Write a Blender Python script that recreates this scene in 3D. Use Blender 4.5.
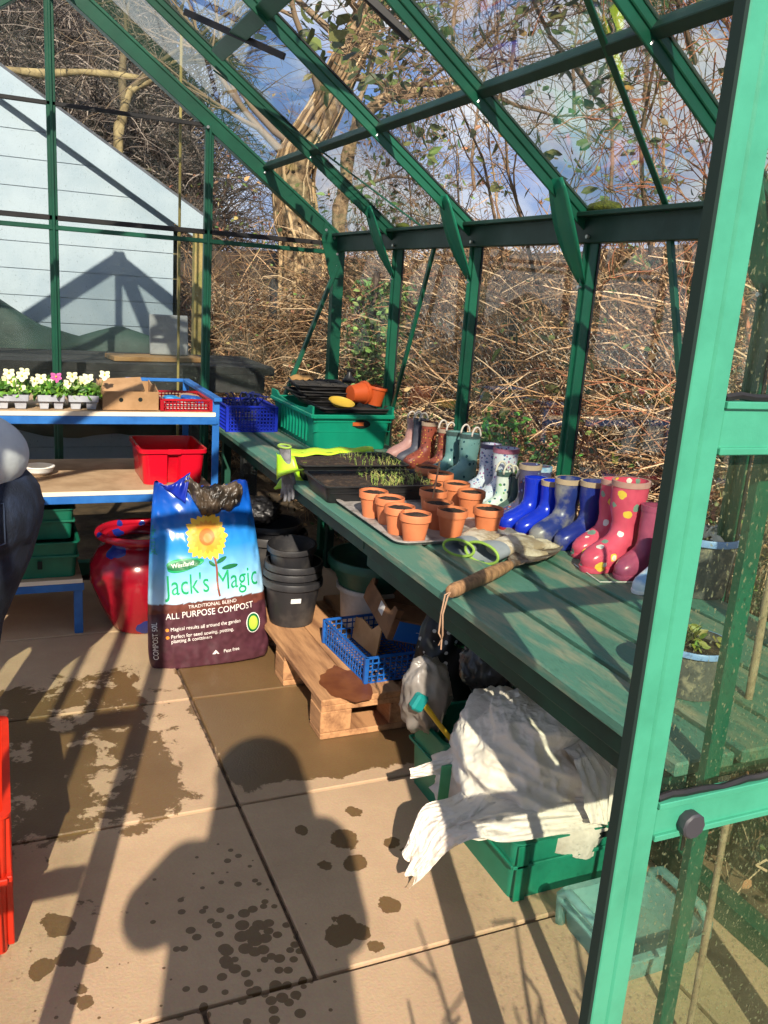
import bpy, math, random
from mathutils import Vector, Matrix, Euler, noise
S = bpy.context.scene
C = S.collection
for o in list(bpy.data.objects):
    bpy.data.objects.remove(o, do_unlink=True)
PI = math.pi
R_ = math.radians
rnd = random.Random(7)

# ------------------------------------------------------------------ camera
H = 1.3
FPX = 864.4
YAW, PITCH, ROLL = 0.4263828, 0.2500815, 0.0718217
def cam_axes():
    cy, sy = math.cos(YAW), math.sin(YAW)
    f = Vector((sy*math.cos(PITCH), cy*math.cos(PITCH), -math.sin(PITCH)))
    r = Vector((cy, -sy, 0)); u = r.cross(f)
    cr, sr = math.cos(ROLL), math.sin(ROLL)
    return cr*r + sr*u, -sr*r + cr*u, f
AX_R, AX_U, AX_F = cam_axes()
cam_data = bpy.data.cameras.new('camera')
cam = bpy.data.objects.new('camera', cam_data)
C.objects.link(cam)
M = Matrix((AX_R, AX_U, -AX_F)).transposed().to_4x4()
M.translation = Vector((0, 0, H))
cam.matrix_world = M
cam_data.sensor_fit = 'HORIZONTAL'
cam_data.sensor_width = 36.0
cam_data.lens = FPX/768*36.0
cam_data.clip_start = 0.02
cam_data.clip_end = 200
S.camera = cam
def ray(px, py):
    return AX_R*((px-384)/FPX) - AX_U*((py-512)/FPX) + AX_F
def at_y(px, py, Y):
    d = ray(px, py); return Vector((0, 0, H)) + d*(Y/d.y)
def at_x(px, py, X):
    d = ray(px, py); return Vector((0, 0, H)) + d*(X/d.x)
def at_z(px, py, Z):
    d = ray(px, py); return Vector((0, 0, H)) + d*((Z-H)/d.z)

# ------------------------------------------------------------------ exposure, sky, sun
S.view_settings.view_transform = 'Standard'
S.view_settings.look = 'None'
S.view_settings.gamma = 1.0
S.view_settings.exposure = 0.0
S.view_settings.use_curve_mapping = False

def lin(c):
    if isinstance(c, str):
        c = c.lstrip('#'); c = [int(c[i:i+2], 16)/255 for i in (0, 2, 4)]
    return tuple((x/12.92 if x <= 0.04045 else ((x+0.055)/1.055)**2.4) for x in c)

W = bpy.data.worlds.new('sky'); S.world = W; W.use_nodes = True
nt = W.node_tree; nt.nodes.clear()
def N(t, typ, **kw):
    n = t.nodes.new(typ)
    for k, v in kw.items():
        if k == 'inp':
            for kk, vv in v.items(): n.inputs[kk].default_value = vv
        else: setattr(n, k, v)
    return n
out = N(nt, 'ShaderNodeOutputWorld'); bg = N(nt, 'ShaderNodeBackground')
tc = N(nt, 'ShaderNodeTexCoord'); sep = N(nt, 'ShaderNodeSeparateXYZ')
nt.links.new(tc.outputs['Generated'], sep.inputs[0])
gr = N(nt, 'ShaderNodeValToRGB')
gr.color_ramp.elements[0].position = 0.02; gr.color_ramp.elements[0].color = (*lin('#b9c6e6'), 1)
gr.color_ramp.elements[1].position = 0.55; gr.color_ramp.elements[1].color = (*lin('#3f78cf'), 1)
e2 = gr.color_ramp.elements.new(0.72); e2.color = (*lin('#284a80'), 1)
e = gr.color_ramp.elements.new(0.2); e.color = (*lin('#7fa6e6'), 1)
nt.links.new(sep.outputs['Z'], gr.inputs[0])
mp = N(nt, 'ShaderNodeMapping'); mp.inputs['Scale'].default_value = (1, 1, 2.6)
nt.links.new(tc.outputs['Generated'], mp.inputs[0])
ns = N(nt, 'ShaderNodeTexNoise', inp={'Scale': 3.1, 'Detail': 9, 'Roughness': 0.58, 'Distortion': 0.25})
nt.links.new(mp.outputs[0], ns.inputs['Vector'])
cr = N(nt, 'ShaderNodeValToRGB'); cr.color_ramp.elements[0].position = 0.44; cr.color_ramp.elements[1].position = 0.57
nt.links.new(ns.outputs['Fac'], cr.inputs[0])
mx = N(nt, 'ShaderNodeMix', data_type='RGBA')
nt.links.new(cr.outputs[0], mx.inputs['Factor'])
nt.links.new(gr.outputs[0], mx.inputs['A']); mx.inputs['B'].default_value = (*lin('#f4f5fc'), 1)
nt.links.new(mx.outputs['Result'], bg.inputs['Color'])
bg.inputs['Strength'].default_value = 1.05
nt.links.new(bg.outputs[0], out.inputs[0])

SUN_DIR = Vector((0.2466, 0.8588, -0.5802)).normalized()   # travel direction of the light
sl = bpy.data.lights.new('sun', 'SUN'); sl.energy = 7.4; sl.angle = R_(0.5); sl.color = (1.0, 0.89, 0.74)
so = bpy.data.objects.new('sun', sl); C.objects.link(so)
so.rotation_euler = SUN_DIR.to_track_quat('-Z', 'Y').to_euler(); so.location = (-3, -8, 8)

# ------------------------------------------------------------------ materials
def mat(name, col, rough=0.6, metal=0.0, col2=None, scale=8.0, lo=0.4, hi=0.6, bump=0.0, bscale=None,
        detail=4, spec=0.5, trans=0.0, vcol=False, sss=0.0, alpha=1.0, stretch=None):
    m = bpy.data.materials.new(name); m.use_nodes = True
    t = m.node_tree; b = t.nodes['Principled BSDF']
    b.inputs['Base Color'].default_value = (*lin(col), 1)
    b.inputs['Roughness'].default_value = rough
    b.inputs['Metallic'].default_value = metal
    b.inputs['Specular IOR Level'].default_value = spec
    if alpha < 1: b.inputs['Alpha'].default_value = alpha
    if trans: b.inputs['Transmission Weight'].default_value = trans
    tcn = N(t, 'ShaderNodeTexCoord'); vec = tcn.outputs['Object']
    if stretch:
        mpn = N(t, 'ShaderNodeMapping'); mpn.inputs['Scale'].default_value = stretch
        t.links.new(vec, mpn.inputs[0]); vec = mpn.outputs[0]
    src = None
    if vcol:
        a = N(t, 'ShaderNodeVertexColor', layer_name='col'); src = a.outputs['Color']
        t.links.new(src, b.inputs['Base Color'])
    if col2 is not None:
        n = N(t, 'ShaderNodeTexNoise', inp={'Scale': scale, 'Detail': detail, 'Roughness': 0.6})
        t.links.new(vec, n.inputs['Vector'])
        r = N(t, 'ShaderNodeValToRGB')
        r.color_ramp.elements[0].position = lo; r.color_ramp.elements[1].position = hi
        t.links.new(n.outputs['Fac'], r.inputs[0])
        x = N(t, 'ShaderNodeMix', data_type='RGBA')
        t.links.new(r.outputs[0], x.inputs['Factor'])
        if src: t.links.new(src, x.inputs['A'])
        else: x.inputs['A'].default_value = (*lin(col), 1)
        x.inputs['B'].default_value = (*lin(col2), 1)
        t.links.new(x.outputs['Result'], b.inputs['Base Color'])
    if bump:
        n2 = N(t, 'ShaderNodeTexNoise', inp={'Scale': bscale or scale*3, 'Detail': 5, 'Roughness': 0.6})
        t.links.new(vec, n2.inputs['Vector'])
        bp = N(t, 'ShaderNodeBump', inp={'Strength': bump, 'Distance': 0.01})
        t.links.new(n2.outputs['Fac'], bp.inputs['Height']); t.links.new(bp.outputs[0], b.inputs['Normal'])
    return m

def glass_mat(name, dirt, tint, scale=6.0, haze=0.06, speck=0.0, lo=0.45, hi=0.8, refl=0.4, smin=0.66):
    """thin sheet: clear + a fresnel reflection + real dirt film"""
    m = bpy.data.materials.new(name); m.use_nodes = True
    t = m.node_tree; t.nodes.clear()
    o = N(t, 'ShaderNodeOutputMaterial')
    tr = N(t, 'ShaderNodeBsdfTransparent'); tr.inputs[0].default_value = (*tint, 1)
    gl = N(t, 'ShaderNodeBsdfGlossy'); gl.inputs['Roughness'].default_value = 0.03
    fr = N(t, 'ShaderNodeFresnel', inp={'IOR': 1.45})
    fm = N(t, 'ShaderNodeMath', operation='MULTIPLY', inp={1: refl}); t.links.new(fr.outputs[0], fm.inputs[0])
    m1 = N(t, 'ShaderNodeMixShader'); t.links.new(fm.outputs[0], m1.inputs[0])
    t.links.new(tr.outputs[0], m1.inputs[1]); t.links.new(gl.outputs[0], m1.inputs[2])
    df = N(t, 'ShaderNodeBsdfDiffuse'); df.inputs[0].default_value = (*lin(dirt), 1)
    tl = N(t, 'ShaderNodeBsdfTranslucent'); tl.inputs[0].default_value = (*lin(dirt), 1)
    dm = N(t, 'ShaderNodeMixShader', inp={0: 0.5}); t.links.new(df.outputs[0], dm.inputs[1]); t.links.new(tl.outputs[0], dm.inputs[2])
    tcn = N(t, 'ShaderNodeTexCoord')
    mpn = N(t, 'ShaderNodeMapping'); mpn.inputs['Scale'].default_value = (1, 1, 0.55)
    t.links.new(tcn.outputs['Object'], mpn.inputs[0])
    n = N(t, 'ShaderNodeTexNoise', inp={'Scale': scale, 'Detail': 8, 'Roughness': 0.7})
    t.links.new(mpn.outputs[0], n.inputs['Vector'])
    r = N(t, 'ShaderNodeMapRange', inp={'From Min': lo, 'From Max': hi, 'To Min': haze*0.4, 'To Max': haze*2.2})
    t.links.new(n.outputs['Fac'], r.inputs['Value']); fac = r.outputs[0]
    if speck:
        v = N(t, 'ShaderNodeTexNoise', inp={'Scale': 210.0, 'Detail': 2, 'Roughness': 0.5})
        t.links.new(mpn.outputs[0], v.inputs['Vector'])
        r2 = N(t, 'ShaderNodeMapRange', inp={'From Min': smin, 'From Max': smin+0.08, 'To Min': 0.0, 'To Max': speck})
        t.links.new(v.outputs['Fac'], r2.inputs['Value'])
        ad = N(t, 'ShaderNodeMath', operation='ADD', use_clamp=True)
        t.links.new(fac, ad.inputs[0]); t.links.new(r2.outputs[0], ad.inputs[1]); fac = ad.outputs[0]
    m2 = N(t, 'ShaderNodeMixShader'); t.links.new(fac, m2.inputs[0])
    t.links.new(m1.outputs[0], m2.inputs[1]); t.links.new(dm.outputs[0], m2.inputs[2])
    t.links.new(m2.outputs[0], o.inputs[0])
    return m

# ------------------------------------------------------------------ mesh builder
def rotz(a): return Matrix.Rotation(a, 3, 'Z')
def eul(x, y, z): return Euler((x, y, z)).to_matrix()
class MB:
    def __init__(s): s.v = []; s.f = []; s.m = []; s.c = []; s.uv = None
    def add(s, vs, fs, mi=0, col=None):
        o = len(s.v); s.v += [tuple(p) for p in vs]
        s.f += [tuple(i+o for i in f) for f in fs]; s.m += [mi]*len(fs)
        s.c += [col or (1, 1, 1)]*len(vs); return s
    def box(s, c, d, rot=None, ch=0.002, mi=0, col=None):
        hx, hy, hz = d[0]/2, d[1]/2, d[2]/2; ch = min(ch, hx*0.45, hy*0.45, hz*0.45)
        vs = []; idx = {}
        for sx in (-1, 1):
            for sy in (-1, 1):
                for sz in (-1, 1):
                    for a in range(3):
                        p = [sx*hx, sy*hy, sz*hz]
                        for b in range(3):
                            if b != a: p[b] -= (sx, sy, sz)[b]*ch
                        idx[(sx, sy, sz, a)] = len(vs); vs.append(Vector(p))
        fs = []
        def quad(k): fs.append(tuple(k))
        for a in range(3):
            b, g = (a+1) % 3, (a+2) % 3
            for sg in (-1, 1):
                ks = []
                for (u, w) in ((-1, -1), (1, -1), (1, 1), (-1, 1)):
                    k = [0, 0, 0]; k[a] = sg; k[b] = u; k[g] = w; ks.append(idx[(*k, a)])
                if sg < 0: ks.reverse()
                quad(ks)
            # edges along axis a
            for u in (-1, 1):
                for w in (-1, 1):
                    def key(sa, ax):
                        k = [0, 0, 0]; k[a] = sa; k[b] = u; k[g] = w; return idx[(*k, ax)]
                    ks = [key(-1, b), key(1, b), key(1, g), key(-1, g)]
                    if u*w > 0: ks.reverse()
                    ks.reverse()
                    quad(ks)
        for sx in (-1, 1):
            for sy in (-1, 1):
                for sz in (-1, 1):
                    ks = [idx[(sx, sy, sz, 0)], idx[(sx, sy, sz, 1)], idx[(sx, sy, sz, 2)]]
                    if sx*sy*sz < 0: ks.reverse()
                    quad(ks)
        c = Vector(c)
        vs = [((rot @ p) if rot is not None else p) + c for p in vs]
        return s.add(vs, fs, mi, col)
    def bar(s, a, b, w, d, up=(0, 0, 1), ch=0.002, mi=0):
        """box from a to b, w across (perp. to up), d along up"""
        a = Vector(a); b = Vector(b); z = (b-a).normalized(); x = z.cross(Vector(up))
        if x.length < 1e-4: x = z.cross(Vector((0, 1, 0)))
        x.normalize(); y = x.cross(z)
        return s.box((a+b)/2, (w, d, (b-a).length), Matrix((x, y*1, z)).transposed() if x.cross(y).dot(z) > 0 else Matrix((x, -y, z)).transposed(), ch, mi)
    def tube(s, pts, r, n=6, caps=True, mi=0, col=None, closed=False):
        pts = [Vector(p) for p in pts]; k = len(pts)
        rs = r if isinstance(r, (list, tuple)) else [r]*k
        vs = []; prev = None
        for i, p in enumerate(pts):
            if closed: t = (pts[(i+1) % k]-pts[i-1])
            else: t = (pts[min(i+1, k-1)]-pts[max(i-1, 0)])
            if t.length < 1e-9: t = Vector((0, 0, 1))
            t.normalize()
            if prev is None:
                a = t.orthogonal().normalized()
            else:
                a = prev - t*prev.dot(t)
                if a.length < 1e-6: a = t.orthogonal()
                a.normalize()
            prev = a; b = t.cross(a)
            for j in range(n):
                th = 2*PI*j/n; vs.append(p + (a*math.cos(th)+b*math.sin(th))*rs[i])
        fs = []
        for i in range(k if closed else k-1):
            i2 = (i+1) % k
            for j in range(n):
                fs.append((i*n+j, i*n+(j+1) % n, i2*n+(j+1) % n, i2*n+j))
        if caps and not closed:
            fs.append(tuple(reversed(range(n)))); fs.append(tuple((k-1)*n+j for j in range(n)))
        return s.add(vs, fs, mi, col)
    def rings(s, rings, cap0=True, cap1=True, mi=0, col=None):
        n = len(rings[0]); vs = [p for r in rings for p in r]; fs = []
        for i in range(len(rings)-1):
            for j in range(n):
                fs.append((i*n+j, i*n+(j+1) % n, (i+1)*n+(j+1) % n, (i+1)*n+j))
        if cap0: fs.append(tuple(reversed(range(n))))
        if cap1: fs.append(tuple((len(rings)-1)*n+j for j in range(n)))
        return s.add(vs, fs, mi, col)
    def lathe(s, prof, n=24, c=(0, 0, 0), cap0=True, cap1=True, mi=0, sx=1, sy=1, wob=0, col=None):
        c = Vector(c); rg = []
        for (r, z) in prof:
            rg.append([c+Vector((r*sx*math.cos(2*PI*j/n), r*sy*math.sin(2*PI*j/n), z)) for j in range(n)])
        return s.rings(rg, cap0, cap1, mi, col)
    def grid(s, fn, nu, nv, mi=0, closeu=False, thick=0, col=None):
        vs = [Vector(fn(i/(nu if closeu else nu-1), j/(nv-1))) for j in range(nv) for i in range(nu)]
        fs = []
        for j in range(nv-1):
            for i in range(nu if closeu else nu-1):
                i2 = (i+1) % nu
                fs.append((j*nu+i, j*nu+i2, (j+1)*nu+i2, (j+1)*nu+i))
        return s.add(vs, fs, mi, col)
    def prism(s, pts, axis, a, b, mi=0):
        """extrude a 2D outline along an axis; outline coords are the other two axes in order"""
        def mk(p, t):
            q = list(p); q.insert(axis, t); return Vector(q)
        n = len(pts); vs = [mk(p, a) for p in pts]+[mk(p, b) for p in pts]
        fs = [(i, (i+1) % n, n+(i+1) % n, n+i) for i in range(n)]
        fs += [tuple(reversed(range(n))), tuple(range(n, 2*n))]
        return s.add(vs, fs, mi)
    def build(s, name, m, parent=None, smooth=35, solid=0, sub=0, fix=True, loc=None):
        me = bpy.data.meshes.new(name); me.from_pydata(s.v, [], s.f)
        ms = m if isinstance(m, (list, tuple)) else [m]
        for x in ms: me.materials.append(x)
        if len(ms) > 1:
            me.polygons.foreach_set('material_index', s.m)
        if any(c != (1, 1, 1) for c in s.c[:1]) or any(c != (1, 1, 1) for c in s.c[-1:]):
            ca = me.color_attributes.new('col', 'FLOAT_COLOR', 'POINT')
            ca.data.foreach_set('color', [x for c in s.c for x in (*c, 1)])
        me.validate(); me.update()
        if fix and len(s.f) < 60000:
            import bmesh
            b = bmesh.new(); b.from_mesh(me); bmesh.ops.recalc_face_normals(b, faces=b.faces); b.to_mesh(me); b.free()
        if smooth:
            me.shade_smooth()
            if smooth < 180: me.set_sharp_from_angle(angle=R_(smooth))
        o = bpy.data.objects.new(name, me); C.objects.link(o)
        if parent: o.parent = parent
        if loc: o.location = loc
        if solid:
            d = o.modifiers.new('solid', 'SOLIDIFY'); d.thickness = solid; d.offset = 0
        if sub:
            d = o.modifiers.new('sub', 'SUBSURF'); d.levels = sub; d.render_levels = sub
        return o
def tag(o, label=None, cat=None, group=None, kind=None):
    if label: o['label'] = label
    if cat: o['category'] = cat
    if group: o['group'] = group
    if kind: o['kind'] = kind
    return o
def thing(name, label, cat, loc=(0, 0, 0), rz=0, group=None, kind=None, rot=None):
    o = bpy.data.objects.new(name, None); C.objects.link(o)
    o.empty_display_size = 0.05
    o.location = loc; o.rotation_euler = rot if rot else (0, 0, rz)
    return tag(o, label, cat, group, kind)
KIDS = {}
def kids(o): return [c for c in bpy.data.objects if c.parent == o]
def dup(root, loc, rz=0, label=None, group=None, rot=None, scale=None):
    r = root.copy(); C.objects.link(r); r.location = loc
    r.rotation_euler = rot if rot else (0, 0, rz)
    if scale: r.scale = scale
    if label: r['label'] = label
    if group: r['group'] = group
    for ch in kids(root):
        c = ch.copy(); C.objects.link(c); c.parent = r
        for g in kids(ch):
            d = g.copy(); C.objects.link(d); d.parent = c
    return r
def text_mesh(txt, size, width=None, bold=0.0, extrude=0):
    cu = bpy.data.curves.new('txt', 'FONT'); cu.body = txt; cu.size = size; cu.offset = bold
    cu.align_x = 'LEFT'; cu.resolution_u = 3; cu.extrude = extrude
    o = bpy.data.objects.new('txt', cu); C.objects.link(o)
    bpy.context.view_layer.update()
    dg = bpy.context.evaluated_depsgraph_get()
    me = bpy.data.meshes.new_from_object(o.evaluated_get(dg))
    vs = [v.co.copy() for v in me.vertices]; fs = [tuple(p.vertices) for p in me.polygons]
    bpy.data.objects.remove(o); bpy.data.curves.remove(cu); bpy.data.meshes.remove(me)
    x0 = min(v.x for v in vs); x1 = max(v.x for v in vs)
    k = (width/(x1-x0)) if width else 1
    return [Vector(((v.x-x0)*k, v.y, v.z)) for v in vs], fs
# ------------------------------------------------------------------ greenhouse dimensions
WR, WL, XR = 1.435, -1.005, 0.215
GN, GF = 0.77, 3.82
EZ, RZ = 1.50, 2.378
SL = (RZ-EZ)/(WR-XR)
YS = [0.77, 1.35, 1.96, 2.575, 3.19, 3.82]
XS = [-1.005, -0.395, 0.215, 0.825, 1.435]
def roofz(x): return RZ - SL*abs(x-XR)

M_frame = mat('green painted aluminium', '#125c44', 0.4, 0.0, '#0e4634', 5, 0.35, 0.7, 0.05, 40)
M_frame2 = mat('shaded green aluminium', '#0b3328', 0.5, 0.0, '#23443b', 7, 0.45, 0.7, 0.05, 40)  # frame green darkened, painting in the shade on purlins and eaves
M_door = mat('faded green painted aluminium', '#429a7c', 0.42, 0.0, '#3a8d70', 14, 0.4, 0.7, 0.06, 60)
M_rubber = mat('black glazing rubber', '#1c1b1d', 0.5, 0, '#3a3533', 9, 0.5, 0.75)
M_gus = mat('gusset green', '#1f8062', 0.35, 0.2)
M_edge = mat('dark green-black edge strip', '#06231c', 0.8)
M_bolt = mat('zinc bolt', '#c9c9c6', 0.3, 0.9)
M_gl_far = glass_mat('far gable glass', '#aebcae', (0.93, 0.96, 0.95), 5, 0.055, 0.35)
M_gl_side = glass_mat('side wall glass', '#b9b2a6', (0.94, 0.96, 0.95), 3, 0.06, 0.2, refl=0.12)
M_gl_roof = glass_mat('roof glass', '#b9bcae', (0.96, 0.98, 0.97), 2.5, 0.03, 0.1)
M_gl_door = glass_mat('dirty door glass', '#8d9470', (0.88, 0.94, 0.87), 9, 0.11, 0.6, smin=0.60)

# ---------------- floor: paving slabs, wet patches and dark drips
def floor_mat():
    m = bpy.data.materials.new('paving slab'); m.use_nodes = True
    t = m.node_tree; b = t.nodes['Principled BSDF']
    g = N(t, 'ShaderNodeTexCoord').outputs['Object']
    n1 = N(t, 'ShaderNodeTexNoise', inp={'Scale': 3.0, 'Detail': 7, 'Roughness': 0.65}); t.links.new(g, n1.inputs['Vector'])
    r1 = N(t, 'ShaderNodeValToRGB'); r1.color_ramp.elements[0].position = 0.3; r1.color_ramp.elements[1].position = 0.7
    r1.color_ramp.elements[0].color = (*lin('#b99b7c'), 1); r1.color_ramp.elements[1].color = (*lin('#cfb08e'), 1)
    t.links.new(n1.outputs['Fac'], r1.inputs[0])
    n2 = N(t, 'ShaderNodeTexNoise', inp={'Scale': 160.0, 'Detail': 3}); t.links.new(g, n2.inputs['Vector'])
    m1 = N(t, 'ShaderNodeMix', data_type='RGBA', blend_type='MULTIPLY'); m1.inputs['Factor'].default_value = 0.25
    t.links.new(r1.outputs[0], m1.inputs['A']); t.links.new(n2.outputs['Color'], m1.inputs['B'])
    sp = N(t, 'ShaderNodeSeparateXYZ'); t.links.new(g, sp.inputs[0])
    def mth(op, a, b2=None, clamp=False):
        q = N(t, 'ShaderNodeMath', operation=op, use_clamp=clamp)
        for i, x in enumerate((a, b2)):
            if x is None: continue
            if isinstance(x, (int, float)): q.inputs[i].default_value = x
            else: t.links.new(x, q.inputs[i])
        return q.outputs[0]
    def mr(v, a, bb, c, d):
        q = N(t, 'ShaderNodeMapRange', inp={'From Min': a, 'From Max': bb, 'To Min': c, 'To Max': d}); t.links.new(v, q.inputs['Value']); return q.outputs[0]
    X, Y = sp.outputs['X'], sp.outputs['Y']
    def rect(x0, x1, y0, y1, s):
        a = mr(X, x0-s, x0+s, 0, 1); b2 = mr(X, x1-s, x1+s, 1, 0); c = mr(Y, y0-s, y0+s, 0, 1); d = mr(Y, y1-s, y1+s, 1, 0)
        return mth('MULTIPLY', mth('MULTIPLY', a, b2), mth('MULTIPLY', c, d))
    w = mth('MAXIMUM', rect(0.50, 2.2, 1.96, 2.88, 0.06), mth('MULTIPLY', rect(-0.6, 0.5, 1.80, 2.85, 0.15), 0.70))
    w = mth('MAXIMUM', w, mth('MULTIPLY', rect(-0.6, 0.56, 1.0, 1.86, 0.25), 0.42))
    n3 = N(t, 'ShaderNodeTexNoise', inp={'Scale': 7.0, 'Detail': 9, 'Roughness': 0.68, 'Distortion': 0.3}); t.links.new(g, n3.inputs['Vector'])
    wet = mr(mth('ADD', mth('MULTIPLY', w, 0.62), n3.outputs['Fac']), 0.86, 0.89, 0, 1)
    # splash dots in a few clusters, and single round drips
    vo = N(t, 'ShaderNodeTexVoronoi', inp={'Scale': 34.0, 'Randomness': 1.0}); t.links.new(g, vo.inputs['Vector'])
    n4 = N(t, 'ShaderNodeTexNoise', inp={'Scale': 2.3, 'Detail': 3}); t.links.new(g, n4.inputs['Vector'])
    cl = rect(0.18, 0.56, 1.0, 1.80, 0.12)
    cl = mth('MAXIMUM', cl, mth('MULTIPLY', rect(-0.1, 0.3, 1.1, 1.6, 0.1), 0.6))
    dots = mth('LESS_THAN', vo.outputs['Distance'], mr(mth('MULTIPLY', cl, n4.outputs['Fac']), 0.25, 0.56, 0.0, 0.56))
    tot = mth('MAXIMUM', wet, dots)
    for (px, py, r) in [(345, 838, .034), (392, 843, .022), (405, 850, .014), (356, 865, .024), (389, 904, .024), (338, 937, .032), (358, 932, .02), (333, 918, .009), (375, 946, .012),
                        (345, 921, .018), (228, 765, .02), (60, 925, .026), (52, 920, .02), (40, 968, .024), (66, 958, .02), (90, 955, .022), (75, 1000, .012), (85, 1003, .015), (82, 990, .01), (300, 830, .015), (325, 866, .012), (352, 812, .02)]:
        p = at_z(px, py, 0)
        dx = mth('SUBTRACT', X, p.x); dy = mth('MULTIPLY', mth('SUBTRACT', Y, p.y), 0.9)
        d2 = mth('ADD', mth('MULTIPLY', dx, dx), mth('MULTIPLY', dy, dy))
        d = mth('ADD', mth('POWER', d2, 0.5), mth('MULTIPLY', mth('SUBTRACT', n3.outputs['Fac'], 0.5), 0.09))
        tot = mth('MAXIMUM', tot, mth('LESS_THAN', d, r))
    m2 = N(t, 'ShaderNodeMix', data_type='RGBA'); t.links.new(tot, m2.inputs['Factor'])
    t.links.new(m1.outputs['Result'], m2.inputs['A'])
    hs = N(t, 'ShaderNodeHueSaturation', inp={'Saturation': 1.3, 'Value': 0.34}); t.links.new(m1.outputs['Result'], hs.inputs['Color'])
    t.links.new(hs.outputs[0], m2.inputs['B'])
    t.links.new(m2.outputs['Result'], b.inputs['Base Color'])
    t.links.new(mr(tot, 0, 1, 0.9, 0.45), b.inputs['Roughness'])
    bp = N(t, 'ShaderNodeBump', inp={'Strength': 0.25, 'Distance': 0.004}); t.links.new(n2.outputs['Fac'], bp.inputs['Height'])
    t.links.new(bp.outputs[0], b.inputs['Normal'])
    return m
M_floor = floor_mat()
M_joint = mat('sandy joint', '#3d2f25', 0.95, 0, '#6a5340', 30, 0.4, 0.6, 0.3, 90)
b = MB()
ys = [0.09+0.609*k-0.003 for k in range(-2, 7)]
for k in range(len(ys)-1):
    off = 0.30 if k in (2, 3) else 0.52
    x = off - 0.9*3
    for i in range(5):
        xa, xb = x+0.005, min(x+0.895, 1.465)
        if xb-xa > 0.05: b.box(((xa+xb)/2, (ys[k]+ys[k+1])/2, -0.03), (xb-xa, 0.609-0.010, 0.06), ch=0.003)
        x += 0.9
tag(b.build('floor', M_floor), 'pale sandy concrete paving slabs with wet stains on the greenhouse floor', 'floor', kind='structure')
b = MB(); b.box((-0.35, 1.36, -0.052), (3.62, 5.1, 0.08))
tag(b.build('trim_1', M_joint), 'sandy bedding showing in the joints of the paving', 'floor joint', kind='structure')

# ---------------- frame walls
def pane(b, o, u, v):
    o, u, v = Vector(o), Vector(u), Vector(v)
    b.add([o, o+u, o+u+v, o+v], [(0, 1, 2, 3)])
def bolt(b, p, n, r=0.006):
    p = Vector(p); n = Vector(n).normalized(); b.tube([p-n*0.002, p+n*0.006], r, 8)

wr = thing('wall_right', 'glazed right side wall of the greenhouse with green posts', 'wall', (WR, 0, 0), kind='structure')
def rel(o, p): return Vector(p)-Vector(o.location)
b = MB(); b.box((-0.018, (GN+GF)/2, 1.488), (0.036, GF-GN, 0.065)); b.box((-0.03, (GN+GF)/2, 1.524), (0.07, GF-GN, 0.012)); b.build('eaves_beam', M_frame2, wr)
for y in YS[1:-1]:
    b = MB(); b.box((-0.004, y, 0.73), (0.028, 0.03, 1.46)); b.box((-0.022, y, 0.73), (0.012, 0.008, 1.46)); b.build('post', M_frame, wr)
    b = MB(); b.box((0.011, y, 0.73), (0.006, 0.040, 1.46), ch=0.001); b.build('glazing_strip', M_rubber, wr)
for (a, c) in (((1.42, 2.86, 1.46), (1.42, 3.18, 0.70)), ((1.42, 1.653, 1.469), (1.42, 1.40, 0.70))):
    b = MB(); b.bar(rel(wr, a), rel(wr, c), 0.018, 0.012, up=(1, 0, 0)); b.build('diagonal_brace', M_frame, wr)
    b = MB(); bolt(b, rel(wr, a)+Vector((-0.012, 0, 0.008)), (-1, 0, 0)); b.build('bolt', M_bolt, wr)
for y in YS[1:-1]:
    # leaf shaped gusset plate from rafter down to post
    b = MB()
    def gf(u, v, y=y):
        # v along, u across
        x = 1.285+(1.418-1.285)*v**0.9-WR; z = 1.60-0.245*v+0.0*math.sin(PI*v)
        w = 0.075*(math.sin(PI*min(1, 0.22+v*0.70)))**0.8
        bow = 0.018*math.sin(PI*v)
        return (x-bow*0.6+abs(u-0.5)*-0.008, y+(u-0.5)*w*1.2-0.02*(1-v), z-bow*0.3)
    b.grid(gf, 5, 12); b.build('gusset_plate', M_gus, wr, solid=0.003)
    b = MB(); bolt(b, (-0.026, y, 1.345), (-1, 0, 0), 0.005); bolt(b, (-0.040, y-0.03, 1.47), (-1, 0, 0), 0.005); b.build('bolt', M_bolt, wr)
b = MB(); b.box((0, (GN+GF)/2, 0.03), (0.05, GF-GN, 0.06)); b.build('base_sill', M_frame, wr)
b = MB()
for k in range(5):
    pane(b, (0.010, YS[k]+0.005, 0.05), (0, 0.60, 0), (0, 0, 1.42))
b.build('glass_pane', M_gl_side, wr, smooth=0)

wf = thing('wall_back', 'glazed far gable wall of the greenhouse with green posts', 'wall', (XR, GF, 0), kind='structure')
def rf(x, z, y=0): return Vector((x-XR, y, z))
for x in (WR-0.018, WL+0.018):
    b = MB(); b.box(rf(x, 0.75), (0.05, 0.045, 1.50)); b.build('corner_post', M_frame, wf)
for x in XS[1:-1]:
    zt = roofz(x)-0.03
    b = MB(); b.box(rf(x, zt/2), (0.034, 0.03, zt)); b.box(rf(x, zt/2, -0.02), (0.010, 0.014, zt)); b.build('post', M_frame, wf)
for sg in (-1, 1):
    b = MB(); xe = XR+sg*(WR-XR)
    b.bar(rf(xe, EZ-0.02), rf(XR, RZ-0.02), 0.05, 0.062, up=(-sg*SL, 0, -1)); b.bar(rf(xe, EZ+0.01, -0.02), rf(XR, RZ+0.01, -0.02), 0.02, 0.012, up=(-sg*SL, 0, -1))
    b.build('gable_rafter', M_frame, wf)
b = MB(); b.box(rf(XR, 1.450, -0.012), (2.42, 0.018, 0.018)); b.build('cross_rail', M_frame, wf)
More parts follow.
